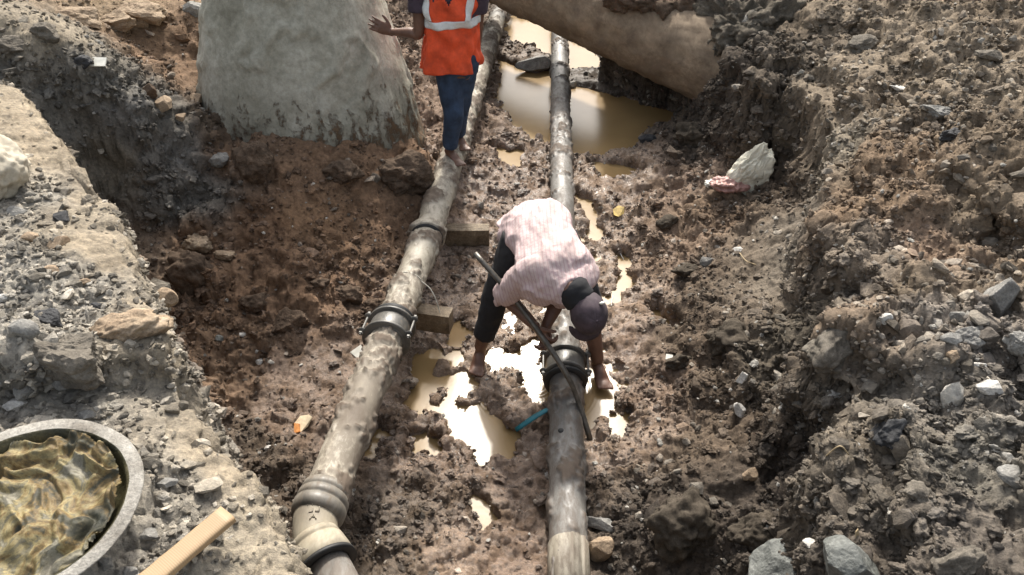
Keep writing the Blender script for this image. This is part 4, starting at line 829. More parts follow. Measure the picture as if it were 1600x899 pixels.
# ------------------------------------------------------------------ plastered concrete column
cx, cy = -1.49, 5.33
col_ = empty('concrete_column', (cx, cy, .2), 'broad tapered column plastered with grey cement at the upper left', 'column')
prof = [(.0, .84), (.3, .82), (.45, .80), (.7, .765), (.97, .715), (1.2, .655), (1.42, .585), (1.7, .49), (2.0, .42), (2.2, .38), (2.22, .30), (1.9, .30)]
pr = cr([(a, b) for a, b in prof[:10]], 12); mb = MB()
V = []; seg = 220
for z, r in pr:
    for k in range(seg):
        a = 2 * math.pi * k / seg; V.append((cx + r * math.cos(a) - .06 * max(0, (z - .5)) * 0, cy + r * math.sin(a), z))
V = np.array(V); nn = V - np.array((cx, cy, 0)); nn[:, 2] = 0; nn /= np.linalg.norm(nn, axis=1)[:, None]
rid = 1 - np.abs(fbm(V * np.array((1, 1, .7)), .35, 5, 501)); V = V + nn * (fbm(V, .6, 4, 500) * .035 + sstep(.86, 1, rid) * .022 + fbm(V, .05, 3, 505) * .005 + fbm(V * np.array((1, 1, .5)), .16, 4, 507) * .014)[:, None]
n_ = len(pr); mb.add(V, [(i * seg + k, i * seg + (k + 1) % seg, (i + 1) * seg + (k + 1) % seg, (i + 1) * seg + k) for i in range(n_ - 1) for k in range(seg)] + [tuple(range((n_ - 1) * seg, n_ * seg))])
mb.out('plastered_shaft', plaster_mat(), col_)

# ------------------------------------------------------------------ bowl of resin, stick, sack on the left bank
bc = at(52, 826, 1.49); bowl = empty('metal_bowl', tuple(bc), 'round grey metal bowl caked with cement holding amber resin at the lower left', 'bowl')
mb = MB(); Rb = .245
prof = [(.0, .10), (.004, .15), (.02, .19), (.06, .226), (.080, .231), (.083, .236), (.085, .263), (.0875, .266), (.090, .263), (.090, .232), (.086, .226), (.062, .220), (.03, .19), (.016, .14), (.012, 0)]
revolve(mb, prof[:10], bc, bc + np.array((.05, -.02, 1.)), 96, .005); M_bowl = rock_mat('cement_caked_metal', (.14, .125, .105), (.3, .285, .255), (.44, .43, .40), scale=11, rough=.65); mb.out('bowl_shell', M_bowl, bowl)
M_inner = rock_mat('resin_coated_wall', (.02, .022, .014), (.08, .07, .035), (.22, .19, .12), scale=12, rough=.35); mb = MB(); revolve(mb, prof[9:], bc, bc + np.array((.05, -.02, 1.)), 96, .004); mb.out('inner_wall', M_inner, bowl)
def resin():
    n = 150; g = np.linspace(-1, 1, n); xx, yy = np.meshgrid(g, g); m_ = xx ** 2 + yy ** 2
    Pp = np.stack([xx.ravel() * .218, yy.ravel() * .218, np.zeros(n * n)], 1)
    ang = .9 + 1.3 * fbm(Pp, .16, 3, 699); qx = Pp[:, 0] * np.cos(ang) + Pp[:, 1] * np.sin(ang); qy = -Pp[:, 0] * np.sin(ang) + Pp[:, 1] * np.cos(ang)
    wq = np.stack([qx, qy * .28, np.zeros(n * n)], 1) + 4
    fol = 1 - np.abs(fbm(wq, .045, 3, 702)) * 2.2; lumpm = sstep(-.18, .22, fbm(Pp + 2, .15, 3, 705) + .2 * (Pp[:, 0] > -.1)); rr_m = np.sqrt(m_.ravel())
    z = .030 + lumpm * (.022 + .030 * np.clip(fol, 0, 1) + .006 * fbm(wq, .012, 3, 707)) + .03 * sstep(.6, 1, rr_m) * sstep(-.08, .04, Pp[:, 1]) * (.75 + .8 * fbm(np.stack([np.arctan2(Pp[:, 1], Pp[:, 0]), Pp[:, 0] * 0, Pp[:, 0] * 0], 1), .22, 2, 12)) + .004 * fbm(Pp, .03, 3, 706)
    Pp[:, 2] = z; keep = (m_ < .995).ravel(); idx = -np.ones(n * n, int); idx[keep] = np.arange(keep.sum()); Fq = []
    I = np.arange(n * n).reshape(n, n)
    for a, b, c, d in zip(I[:-1, :-1].ravel(), I[:-1, 1:].ravel(), I[1:, 1:].ravel(), I[1:, :-1].ravel()):
        if keep[a] and keep[b] and keep[c] and keep[d]: Fq.append((idx[a], idx[b], idx[c], idx[d]))
    me = mesh('resin_mass', Pp[keep] + bc, Fq); m, t, b = mat('amber_resin'); Po = nd(t, 'ShaderNodeTexCoord').outputs['Object']
    n1 = noise(t, 11, 8, .66, Po, .6); n2 = noise(t, 45, 5, .7, Po)
    c = ramp(t, n1, [(.30, (.016, .018, .012)), (.41, (.05, .046, .03)), (.48, (.14, .095, .04)), (.53, (.22, .18, .09)), (.58, (.10, .09, .06)), (.64, (.20, .185, .145)), (.72, (.11, .10, .08))])
    t.links.new(mixc(t, 1, c, ramp(t, n2, [(.3, (.6, .6, .6)), (.7, (1.4, 1.4, 1.35))]), 'MULTIPLY'), b.inputs['Base Color']); b.inputs['Roughness'].default_value = .62; b.inputs['Specular IOR Level'].default_value = .3; bump(t, b, n2, .8, .004)
    return put(me, 'resin_mass', m)
rs = resin(); tag(rs, 'swirled amber and olive resin lumps lying inside the metal bowl', 'resin')
sA = at(208, 942, 1.49); sB = at(360, 812, 1.50)
mb = MB(); loft(mb, [(*(sA * (1 - k) + sB * k + np.array((0, 0, .022))), .028, .012) for k in np.linspace(0, 1, 12)], 36, 1, (0, 0, 1), True, .0016, .02, 3, 4.0)
def stick_mat():
    m, t, b = mat('ribbed_cane'); P_ = nd(t, 'ShaderNodeUVMap').outputs[0]; s = nd(t, 'ShaderNodeSeparateXYZ'); t.links.new(P_, s.inputs[0])
    r1 = mth(t, 'SINE', mth(t, 'MULTIPLY', s.outputs[1], 1250), 0); r2 = mth(t, 'SINE', mth(t, 'MULTIPLY', s.outputs[0], 130), 0)
    O = nd(t, 'ShaderNodeTexCoord').outputs['Object']; n = noise(t, 30, 5, .6, O); n0 = noise(t, 9, 4, .6, O)
    f = mth(t, 'MULTIPLY', mth(t, 'GREATER_THAN', mth(t, 'ADD', r1, mth(t, 'MULTIPLY', n, 1.2)), .9), mth(t, 'GREATER_THAN', mth(t, 'ADD', r2, mth(t, 'MULTIPLY', n0, 1.4)), .55))
    c = mixc(t, n0, (.24, .16, .085), (.38, .275, .16)); c = mixc(t, mth(t, 'MULTIPLY', f, .4), c, (.30, .17, .08)); t.links.new(c, b.inputs['Base Color']); b.inputs['Roughness'].default_value = .6
    bump(t, b, r1, .15, .0006); return m
tag(mb.out('cane_stick', stick_mat()), 'tan cut cane stick with fine ring marks lying on the left bank at the bottom', 'stick')

def cloth_lump(name, px, py, wpx, asp, seed, label, m, cat, detail=.2, sink=.2, cone=0):
    p, n = hit(px, py); zc = (p - Vector((0, 0, H))).length; W = wpx / F * zc; size = np.array(asp) * W / 2
    bm = bmesh.new(); bmesh.ops.create_icosphere(bm, subdivisions=5, radius=1); V = np.array([v.co[:] for v in bm.verts])
    fold = 1 - np.abs(fbm(V, .9, 4, seed)) * 2; fold2 = 1 - np.abs(fbm(V * np.array((1, 1, .5)), .4, 3, seed + 4)) * 2
    k = 1 + fbm(V, 1.2, 2, seed + 9) * .5 + fold * detail + fold2 * detail * .45; W_ = V * k[:, None] * size
    cr_ = 1 - np.abs(fbm(W_ / W, .22, 3, seed + 20, .6)) * 3; W_ = W_ + V * (cr_ * W * detail * .22)[:, None]
    W_[:, :2] *= (1 - cone * np.clip(V[:, 2:3] * .5 + .5, 0, 1))
    for v, c in zip(bm.verts, W_): v.co = c
    me = bpy.data.meshes.new(name); bm.to_mesh(me); bm.free(); o = put(me, name, m); o.location = p + Vector((0, 0, size[2] * (1 - sink * 2))); return tag(o, label, cat)
M_sackw = plain('dirty_white_woven_plastic', (.62, .59, .48), .6, 0, 14, .4, .006); M_sackg = plain('greige_sackcloth', (.38, .34, .27), .9, 0, 50, .2, .003)
me_ = rock_mesh('plastic_sack', (.42, .28, .52), 77, 5, 30, .16); V_ = np.array([v.co[:] for v in me_.vertices]); kz = np.clip(V_[:, 2] / .25 * .5 + .5, 0, 1); V_[:, 0] = V_[:, 0] * (1.15 - .85 * kz) + .10 * kz; V_[:, 1] *= (1.1 - .7 * kz)
V_ += (V_ / np.linalg.norm(V_, axis=1)[:, None]) * ((1 - np.abs(fbm(V_ * np.array((1, 1, .6)), .11, 4, 78, .6)) * 3)[:, None]) * .022; me_.vertices.foreach_set('co', V_.astype(np.float32).ravel())
sk = put(me_, 'plastic_sack', M_sackw, None, False); sk.location = hit(1160, 284)[0] + Vector((0, 0, .12)); sk.rotation_euler = (.15, .1, .2); tag(sk, 'crumpled dirty white plastic sack at the foot of the right bank', 'sack')
cloth_lump('plastic_wrapper', 1138, 292, 38, (1, .6, .35), 35, 'pinkish red torn wrapper beside the white plastic sack', M_red, 'wrapper', .3)
cloth_lump('plastic_scrap', 1118, 290, 26, (1, .6, .3), 36, 'small white torn plastic at the left of the pinkish wrapper', M_white, 'scrap', .3)
cloth_lump('cloth_sack', -14, 290, 84, (1, .9, .7), 41, 'beige cloth sack at the left edge of the left bank', M_sackg, 'sack', .24, .1)

# iron bar and teal tool
barP = [at(922, 686, .04), at(903, 625, .20), at(885, 585, .33), at(850, 531, .46), at(800, 463, .62), at(742, 396, .78)]
mb = MB(); tube(mb, barP, .0145, 12, 5); tag(mb.out('iron_crowbar', M_bar), 'long slightly bent iron bar leaning across the right pipe, held by the bending man', 'iron bar')
tA = at(806, 672, .03); tB = at(868, 634, .14)
mb = MB(); loft(mb, [(*tA, .016, .006), (*(tA * .5 + tB * .5 + np.array((0, 0, .012))), .018, .006), (*tB, .010, .006)], 10, 4); tag(mb.out('teal_strip', M_teal), 'dark teal flat plastic strip resting against the right pipe below the coupling', 'plastic strip')

for o in list(COL.objects):
    if o.parent is None and o.get('category'):
        b_ = o.name.split('.')[0]
        g_ = {'stone': 'loose stones on the banks and in the trench', 'clod': 'clods of earth on the slopes', 'tar_lump': 'broken asphalt lumps', 'timber_block': 'timber blocks under the left pipe', 'water_pipe': 'iron water pipes in the trench', 'soil_heap': 'earth heaps on the large concrete pipe', 'tile_piece': 'white tile fragments', 'water_glint': 'white strips standing for water glints on the mud', 'twig': 'twigs and roots on the right slope'}.get(b_)
        if g_: o['group'] = g_
# ------------------------------------------------------------------ people
def limb(mb, rows, seg=20, up=(0, 0, 1)): loft(mb, rows, seg, 5, up)
def hand(mb, wrist, direction, palm_n, size=1.0, curl=.6, side=1, spread=.12, thumb_open=.6):
    """palm and five fingers; direction = towards the fingertips, palm_n = out of the palm, curl = bend at each joint"""
    w_ = np.array(wrist, float); d = np.array(direction, float); d /= np.linalg.norm(d); n = np.array(palm_n, float); n -= d * (n @ d); n /= np.linalg.norm(n); r = np.cross(d, n) * side
    s = size
    loft(mb, [(*(w_ - d * .02 * s), .026 * s, .019 * s), (*(w_ + d * .01 * s), .029 * s, .018 * s), (*(w_ + d * .05 * s), .040 * s, .016 * s), (*(w_ + d * .088 * s), .041 * s, .013 * s), (*(w_ + d * .097 * s), .036 * s, .010 * s)], 18, 3, n)
    for i, (off, L) in enumerate(((.030, .072), (.010, .082), (-.011, .076), (-.030, .060))):
        p = w_ + d * .082 * s + r * off * s; a = 0; pts = [(*p, .0095 * s, .0095 * s)]; fd = d + r * (off / .03) * spread; fd /= np.linalg.norm(fd)
        for j, fr in enumerate((.42, .32, .26)):
            a += curl * (.7, 1.0, .7)[j]; dirv = fd * math.cos(a) + n * math.sin(a); p = p + dirv * L * fr * s * 1.05
            rr = (.0088, .0078, .0062)[j] * s; pts.append((*p, rr, rr))
        loft(mb, pts, 10, 4, r + n * .3)
    p = w_ + d * .02 * s + r * .028 * s; pts = [(*p, .013 * s, .012 * s)]; a = .3
    for j, L in enumerate((.035, .03, .024)):
        dirv = d * .75 + r * thumb_open * (1, .7, .4)[j] + n * (.25 + .35 * curl * j); dirv /= np.linalg.norm(dirv); p = p + dirv * L * s; rr = (.0115, .0100, .0078)[j] * s; pts.append((*p, rr, rr))
    loft(mb, pts, 10, 4, n)
def foot(mb, ankle, fwd, s=1.0, down=(0, 0, -1), toes=True):
    a = np.array(ankle, float); f = np.array(fwd, float); f /= np.linalg.norm(f); dn = np.array(down, float); sd_ = np.cross(f, dn)
    heel = a + dn * .045 * s - f * .045 * s; ball_ = a + dn * .058 * s + f * .115 * s
    loft(mb, [(*heel, .022 * s, .02 * s), (*(a + dn * .035 * s - f * .02 * s), .031 * s, .036 * s), (*(a + dn * .035 * s + f * .04 * s), .035 * s, .032 * s), (*(ball_ - f * .03 * s), .043 * s, .022 * s), (*ball_, .042 * s, .016 * s), (*(ball_ + f * .02 * s), .036 * s, .012 * s)], 18, 4, (-dn[0], -dn[1], -dn[2]))
    for i in range(5):
        o = (i - 2) * .0175 * s; L = (.045, .042, .038, .033, .028)[i] * s; q = ball_ + sd_ * o * -1 + dn * .002
        loft(mb, [(*q, .010 * s, .010 * s), (*(q + f * L * .6 + -dn * .003), .0095 * s, .0085 * s), (*(q + f * L), .008 * s, .007 * s)] if i else [(*q, .013 * s, .011 * s), (*(q + f * L * .6), .0125 * s, .0105 * s), (*(q + f * L), .010 * s, .008 * s)], 10, 3, (-dn[0], -dn[1], -dn[2]))
def head_on(mb, c, face, up, s=1.0):
    """skull, jaw, nose, ears, brow and lips; face = direction it looks"""
    c = np.array(c, float); f = np.array(face, float); f /= np.linalg.norm(f); u = np.array(up, float); u -= f * (u @ f); u /= np.linalg.norm(u); r = np.cross(f, u)
    M3 = Matrix((tuple(r), tuple(f), tuple(u))).transposed()
    ball(mb, c + u * .02 * s, (.077 * s, .095 * s, .095 * s), 24, 16, M3); ball(mb, c + f * .018 * s - u * .045 * s, (.058 * s, .072 * s, .068 * s), 20, 14, M3)
    ball(mb, c + f * .06 * s - u * .095 * s, (.027 * s, .025 * s, .022 * s), 14, 10, M3)
    loft(mb, [(*(c + f * .090 * s + u * .012 * s), .007 * s, .006 * s), (*(c + f * .104 * s - u * .012 * s), .011 * s, .010 * s), (*(c + f * .108 * s - u * .028 * s), .016 * s, .011 * s), (*(c + f * .094 * s - u * .036 * s), .014 * s, .006 * s)], 12, 3, f)
    for sgn in (-1, 1):
        ball(mb, c + r * .078 * s * sgn - u * .008 * s - f * .005 * s, (.009 * s, .018 * s, .031 * s), 12, 10, M3)
        ball(mb, c + r * .032 * s * sgn + f * .082 * s + u * .014 * s, (.020 * s, .010 * s, .007 * s), 12, 8, M3)
    ball(mb, c + f * .087 * s - u * .056 * s, (.023 * s, .009 * s, .005 * s), 12, 8, M3); ball(mb, c + f * .086 * s - u * .066 * s, (.02 * s, .009 * s, .006 * s), 12, 8, M3)
    return f, u, r, M3
def eyes(c, f, u, r, s, parent):
    for sgn in (-1, 1):
        mb = MB(); ball(mb, c + r * .031 * s * sgn + f * .079 * s + u * .002 * s, .0115 * s, 14, 10); mb.out('eye', M_eye, parent)
M_eye = plain('eye_white', (.6, .58, .55), .2, 0, 10, .05, 0)
M_hair = plain('black_hair', (.01, .009, .008), .7, 0, 90, .5, .004)

# --- bending man astride the right pipe
man = empty('person', (.15, 3.2, 0), 'man in pale pink checked shirt and dark cap bending over the right pipe', 'person')
hipR = np.array((.055, 3.34, .77)); hipL = np.array((.245, 3.34, .77)); kneeR = at(779, 452, .50); ankR = at(750, 545, .09); kneeL = np.array((.41, 3.28, .46)); ankL = at(934, 566, .09)
pel = (hipR + hipL) / 2 + np.array((0, .01, .05)); chest = np.array((.215, 3.02, .82)); neck = at(893, 455, .80); headc = at(918, 487, .70)
shR = at(838, 425, .84); shL = at(910, 428, .78); elR = at(789, 462, .56); elL = at(872, 470, .52); haR = at(838, 512, .485); haL = at(852, 512, .42)
mb = MB()
loft(mb, [(*(pel + np.array((0, .06, -.02))), .10, .07), (*pel, .155, .105), (*(pel * .5 + chest * .5 + np.array((0, 0, .02))), .14, .10), (*chest, .125, .075), (*(neck * .6 + chest * .4), .07, .05)], 28, 5, (0, -.2, 1))
limb(mb, [(*(neck * .5 + chest * .5), .06, .06), (*neck, .052, .052), (*headc, .05, .05)])
limb(mb, [(*hipR, .085, .085), (*(hipR * .5 + kneeR * .5), .075, .075), (*kneeR, .055, .055), (*(kneeR * .6 + ankR * .4), .055, .055), (*ankR, .035, .035)], 20, (0, 1, .1))
limb(mb, [(*hipL, .085, .085), (*(hipL * .5 + kneeL * .5), .075, .075), (*kneeL, .055, .055), (*(kneeL * .6 + ankL * .4), .052, .055), (*ankL, .035, .035)], 20, (0, 1, .1))
foot(mb, ankR, (-.15, -1, -.05)); foot(mb, ankL, (.25, -1, -.05))
limb(mb, [(*(chest * .5 + shR * .5), .045, .045), (*shR, .045, .045), (*(shR * .5 + elR * .5), .047, .047), (*elR, .040, .040), (*(elR * .7 + haR * .3), .041, .037), (*haR, .027, .022)])
limb(mb, [(*(chest * .5 + shL * .5), .045, .045), (*shL, .045, .045), (*(shL * .5 + elL * .5), .046, .046), (*elL, .040, .038), (*(elL * .7 + haL * .3), .040, .036), (*haL, .027, .022)])
bd = (barP[3] - barP[4]) / np.linalg.norm(barP[3] - barP[4]); bq = barP[3]
hd = bq - haR; hand(mb, haR, hd * .6 + bd * .8, np.array((.6, .1, -.2)), 1.0, .95, 1, .05, .7)
hand(mb, haL, np.array((-.2, -.35, -.6)) + bd * .3, np.array((-.5, -.4, .1)), 1.0, .95, -1, .05, .7)
fdir = np.array((.10, -.30, -1.)); udir = np.array((.25, -.9, -.25))
hf, hu, hr, hM = head_on(mb, headc, fdir, udir, .98)
remeshed(mb, 'body', M_skin, man, .0055, 3); eyes(headc, hf, hu, hr, .98, man)
# muddy bare feet keep their own skin tone through a thin layer of mud
# trousers
mb = MB()
loft(mb, [(*(pel + np.array((-.01, -.10, -.02))), .13, .09), (*(pel + np.array((0, 0, -.02))), .155, .11), (*(pel + np.array((0, .06, -.05))), .13, .09)], 28, 4, (0, -.2, 1))
for h_, k_, a_, sd2 in ((hipR, kneeR, ankR, 1), (hipL, kneeL, ankL, 2)):
    cuff = k_ * .22 + a_ * .78 if sd2 == 1 else k_ * .55 + a_ * .45
    loft(mb, [(*(h_ + np.array((0, .02, .03))), .11, .12), (*(h_ * .5 + k_ * .5), .098, .10), (*k_, .08, .08), (*(k_ * .5 + cuff * .5), .071, .071), (*cuff, .062, .062)], 28, 6, (0, 1, .1))
def folds(amp, sc_, seed, an=(1, 1, 1)):
    def f(me):
        n = len(me.vertices); V = np.zeros(n * 3, np.float32); me.vertices.foreach_get('co', V); V = V.reshape(-1, 3).astype(float); Nn = np.zeros(n * 3, np.float32); me.vertices.foreach_get('normal', Nn)
        q = V * np.array(an); r_ = 1 - np.abs(fbm(q, sc_, 3, seed)) * 2; V = V + Nn.reshape(-1, 3) * (amp * (r_ - .6) + amp * .5 * fbm(q, sc_ * .4, 3, seed + 3))[:, None]
        me.vertices.foreach_set('co', V.astype(np.float32).ravel()); me.update()
    return f
remeshed(mb, 'trousers', M_black, man, .009, 2, folds(.008, .10, 60))
# shirt: back panel + sleeves, hem hanging open at the waist
def shirt_surface():
    mb = MB()
    hem = pel + np.array((-.01, .10, .0)); 
    rows = [(*(hem + np.array((-.01, .01, -.03))), .175, .13), (*hem, .175, .14), (*(pel + np.array((-.01, -.01, .01))), .175, .145), (*(pel * .55 + chest * .45 + np.array((0, 0, .0))), .17, .140), (*(chest + np.array((-.005, .04, -.01))), .195, .145), (*(chest * .72 + neck * .28 + np.array((0, 0, -.015))), .165, .12), (*(neck * .66 + chest * .34 + np.array((0, 0, -.01))), .10, .085), (*(neck * .98 + chest * .02), .074, .07)]
    n0 = len(mb.V); loft(mb, rows, 110, 12, (0, -.25, 1), True, .008, .13, 71, 2.25)
    V = np.array(mb.V); rd = 1 - np.abs(fbm(V * np.array((1, .45, 1)), .11, 3, 75)) * 2.2; cen = (pel + chest) / 2
    Nn = V - cen; Nn[:, 1] *= .2; Nn /= np.linalg.norm(Nn, axis=1)[:, None]; V = V + Nn * (.018 * (rd - .5))[:, None]
    # loose flap at the man's right hip
    k = sstep(.0, .16, V[:, 1] - (pel[1] - .02)) * sstep(-.02, .14, pel[0] - V[:, 0]); V[:, 0] -= k * .06; V[:, 2] -= k * .05
    mb.V = [tuple(v) for v in V]
    return mb
mb = shirt_surface()
loft(mb, [(*(chest * .45 + shR * .55), .07, .07), (*shR, .09, .088), (*(shR * .55 + elR * .45 + np.array((0, 0, .01))), .088, .085), (*(elR * .95 + shR * .05), .068, .068), (*(elR * .85 + haR * .15 + np.array((-.01, 0, 0))), .058, .056)], 40, 8, (0, .2, 1), True, .01, .09, 81)
loft(mb, [(*(chest * .45 + shL * .55), .07, .07), (*shL, .085, .08), (*(shL * .5 + elL * .5), .078, .078), (*(elL * .92 + shL * .08), .062, .062)], 40, 8, (0, .2, 1), True, .01, .09, 82)
yk = chest * .35 + neck * .65 + np.array((0, .02, .0))
loft(mb, [(*shR, .09, .085), (*(shR * .5 + yk * .5 + np.array((0, .01, -.01))), .105, .10), (*(yk + np.array((0, .01, -.02))), .10, .09), (*(shL * .6 + yk * .4), .10, .09), (*shL, .085, .08)], 36, 5, (0, 0, 1))
ball(mb, chest + np.array((-.06, .02, -.06)), (.13, .13, .12), 28, 18); ball(mb, chest + np.array((-.02, -.03, -.03)), (.16, .10, .11), 28, 18)
remeshed(mb, 'shirt', M_shirt, man, .006, 2, folds(.011, .12, 77, (1.5, .7, 1)))
# cap and dark neck cloth
mb = MB(); c0 = headc + hu * .02
R3c = Matrix((tuple(hr), tuple(hf), tuple(hu))).transposed(); Vc = []; sg, rg = 40, 16
for i in range(rg + 1):
    th = (math.pi * .56) * i / rg
    for k in range(sg):
        a = 2 * math.pi * k / sg; rr = 1 + .018 * abs(math.sin(a * 3)) ** 8 * 0; Vc.append(R3c @ Vector((.090 * math.sin(th) * math.cos(a) * rr, .107 * math.sin(th) * math.sin(a), .108 * math.cos(th))) + Vector(c0))
mb.add(Vc, [(i * sg + k, (i + 1) * sg + k, (i + 1) * sg + (k + 1) % sg, i * sg + (k + 1) % sg) for i in range(rg) for k in range(sg)])
bc_ = c0 + hf * .085 - hu * .008; bp_ = []
for i in range(5):
    for k in range(13):
        a = math.pi * (k / 12); x = math.cos(a) * (.078 + .004 * i); y = math.sin(a) * (.02 + .018 * i); bp_.append(c0 + hr * x + hf * (.07 + y) + hu * (-.012 - .003 * i - .02 * (x / .09) ** 2))
mb.add(bp_, [(i * 13 + k, (i + 1) * 13 + k, (i + 1) * 13 + k + 1, i * 13 + k + 1) for i in range(4) for k in range(12)])
VV = np.array([tuple(v) for v in mb.V]); cc0 = np.array(c0); dv = VV - cc0; az = np.arctan2(dv @ hf, dv @ hr); seam = np.exp(-(((az * 3 / math.pi) % 1 - .5) / .05) ** 2)
VV = VV + dv * (.05 * fbm(VV, .06, 3, 333) - .022 * seam)[:, None]; mb.V = [tuple(v) for v in VV]
cap = mb.out('cap', M_cap, man); md = cap.modifiers.new('thickness', 'SOLIDIFY'); md.thickness = .004
mb = MB(); bb = c0 + hu * .107; ball(mb, bb, (.007, .007, .007), 10, 8); mb.out('cap_button', M_cap, cap)
mb = MB(); hb = c0 - hf * .06 + hu * .055 - hr * .045; mb.box(tuple(hb + (-hf * .012 + hu * .02)), (.026, .012, .008), Matrix.Rotation(.5, 3, 'Z')); mb.out('cap_tab', M_white, cap)
mb = MB(); ring = []
for k in range(26):
    a = 2 * math.pi * k / 26; ax_n = (headc - neck); ax_n = ax_n / np.linalg.norm(ax_n); r1 = np.cross(ax_n, (0, 0, 1.)); r1 /= np.linalg.norm(r1); r2 = np.cross(r1, ax_n)
    ring.append(neck * .92 + headc * .08 + (r1 * math.cos(a) + r2 * math.sin(a)) * (.056 + .004 * math.sin(3 * a)))
nA = neck * .8 + chest * .2; nB = neck * .4 + headc * .6; loft(mb, [(*(nA * (1 - k) + nB * k + np.array((0, .01, .012))), r_, r_ * 1.03) for k, r_ in ((-.12, .035), (0, .060), (.2, .075), (.45, .080), (.7, .078), (1, .074))], 40, 5, (0, 0, 1), True, .012, .045, 90); mb.out('neck_cloth', M_black, man)

# --- standing man in the orange vest on the left pipe
px_f = at(703, 250, .39); fx, fy = px_f[0], px_f[1]
man2 = empty('person', (fx, fy, .39), 'barefoot man in orange reflective vest and jeans standing on the left pipe', 'person')
def Q(px, py, yy):        # the point on the man's own upright plane seen at that pixel
    v = (py - 449.5) / F; u = (px - 800) / F; t = yy / (C_ - v * S_); return np.array((u * t, yy, H - t * (S_ + v * C_)))
Y2 = fy + .03
a1 = np.array((fx, Y2, .468)); k1 = Q(709, 178, Y2 - .03); h1 = Q(700, 105, Y2 + .02); a2 = np.array((fx + .05, Y2 + .24, .465)); k2 = Q(716, 178, Y2 + .14); h2 = Q(726, 104, Y2 + .03)
pel2 = (h1 + h2) / 2 + np.array((0, 0, .05)); ch2 = Q(704, 12, Y2 + .02); ch2b = Q(704, 55, Y2 + .02); nk2 = ch2 + np.array((0, .0, .27)); sR2 = ch2 + np.array((-.19, 0, .17)); sL2 = ch2 + np.array((.19, .0, .17))
eL2 = Q(654, 52, Y2 - .02); hL2 = Q(611, 50, Y2 + .07); hL2t = Q(580, 36, Y2 + .03); eR2 = Q(744, 62, Y2 + .06); hR2 = Q(738, 95, Y2 + .0)
mb = MB()
loft(mb, [(*(pel2 - np.array((0, 0, .1))), .13, .09), (*pel2, .15, .105), (*ch2b, .14, .10), (*ch2, .165, .11), (*(ch2 + np.array((0, 0, .16))), .15, .085), (*(nk2 - np.array((0, 0, .04))), .07, .06)], 28, 5, (0, 1, 0))
limb(mb, [(*(nk2 - np.array((0, 0, .06))), .06, .06), (*nk2, .05, .05), (*(nk2 + np.array((0, -.02, .1))), .05, .05)], 20, (0, 1, 0))
h2c = nk2 + np.array((.01, -.02, .16)); f2, u2, r2_, m2_ = head_on(mb, h2c, (.15, -1, -.4), (0, -.3, 1), .98)
for hp, kn, an in ((h1, k1, a1), (h2, k2, a2)):
    limb(mb, [(*hp, .08, .08), (*(hp * .5 + kn * .5), .07, .07), (*kn, .052, .052), (*(kn * .6 + an * .4), .05, .052), (*an, .034, .036)], 20, (0, 1, .05))
foot(mb, a1, (.55, -.8, -.12), .98); foot(mb, a2, (.4, -.9, -.1), .95)
limb(mb, [(*sR2, .06, .06), (*(sR2 * .5 + eL2 * .5), .045, .045), (*eL2, .036, .036), (*(eL2 * .7 + hL2 * .3), .037, .034), (*hL2, .025, .021)])
limb(mb, [(*sL2, .06, .06), (*(sL2 * .5 + eR2 * .5), .046, .046), (*eR2, .038, .038), (*(eR2 * .6 + hR2 * .4), .037, .034), (*hR2, .024, .021)], 20, (0, 1, .1))
hand(mb, hL2, hL2t - hL2, (-.45, .9, -.1), 1.0, .22, -1, .14, .7)
hand(mb, hR2, (-.1, -.1, -1), (-1, .2, 0), 1.0, .5, 1, .08, .4)
remeshed(mb, 'body', M_skin, man2, .0055, 3); eyes(h2c, f2, u2, r2_, .98, man2)
mb = MB(); c0h = h2c + u2 * .03
Vc = []
for i in range(15):
    th = (math.pi * .62) * i / 14
    for k in range(36):
        a = 2 * math.pi * k / 36; fr = math.sin(a); rad = 1.0 if fr < .3 else 1.0; V_ = Vector((.083 * math.sin(th) * math.cos(a), .1 * math.sin(th) * math.sin(a) - .012 * (th > 1.2), .1 * math.cos(th) + (.035 * max(0, fr) * (th > 1.2)))); Vc.append(m2_ @ V_ + Vector(c0h))
mb.add(Vc, [(i * 36 + k, (i + 1) * 36 + k, (i + 1) * 36 + (k + 1) % 36, i * 36 + (k + 1) % 36) for i in range(14) for k in range(36)]); hr_ = mb.out('hair', M_hair, man2); md = hr_.modifiers.new('thickness', 'SOLIDIFY'); md.thickness = .008
mb = MB()
loft(mb, [(*(pel2 + np.array((0, 0, .06))), .155, .11), (*pel2, .165, .12), (*(pel2 - np.array((0, 0, .08))), .15, .11)], 28, 4, (0, 1, 0))
for hp, kn, an in ((h1, k1, a1), (h2, k2, a2)):
    cf = kn * .06 + an * .94; loft(mb, [(*(hp + np.array((0, 0, .03))), .095, .10), (*(hp * .5 + kn * .5), .085, .09), (*kn, .072, .075), (*(kn * .5 + cf * .5), .062, .066), (*cf, .055, .06)], 28, 6, (0, 1, .05))
remeshed(mb, 'jeans', M_jeans, man2, .009, 2, folds(.008, .09, 160, (1, 1, .5)))
mb = MB()
loft(mb, [(*(ch2 + np.array((0, 0, -.1))), .165, .115), (*(ch2 + np.array((0, 0, .05))), .18, .12), (*(ch2 + np.array((0, 0, .17))), .17, .095), (*(nk2 - np.array((0, 0, .05))), .075, .07)], 30, 5, (0, 1, 0))
sl1 = sR2 * .42 + eL2 * .58; loft(mb, [(*(sR2 + np.array((.03, 0, 0))), .08, .08), (*(sR2 * .7 + eL2 * .3), .075, .078), (*sl1, .068, .075)], 24, 5)
sl2 = sL2 * .5 + eR2 * .5; loft(mb, [(*(sL2 - np.array((.03, 0, 0))), .08, .08), (*(sL2 * .7 + eR2 * .3), .072, .072), (*sl2, .066, .066)], 24, 5, (0, 1, .1))
remeshed(mb, 't_shirt', M_tee, man2, .009, 2, folds(.006, .08, 170))
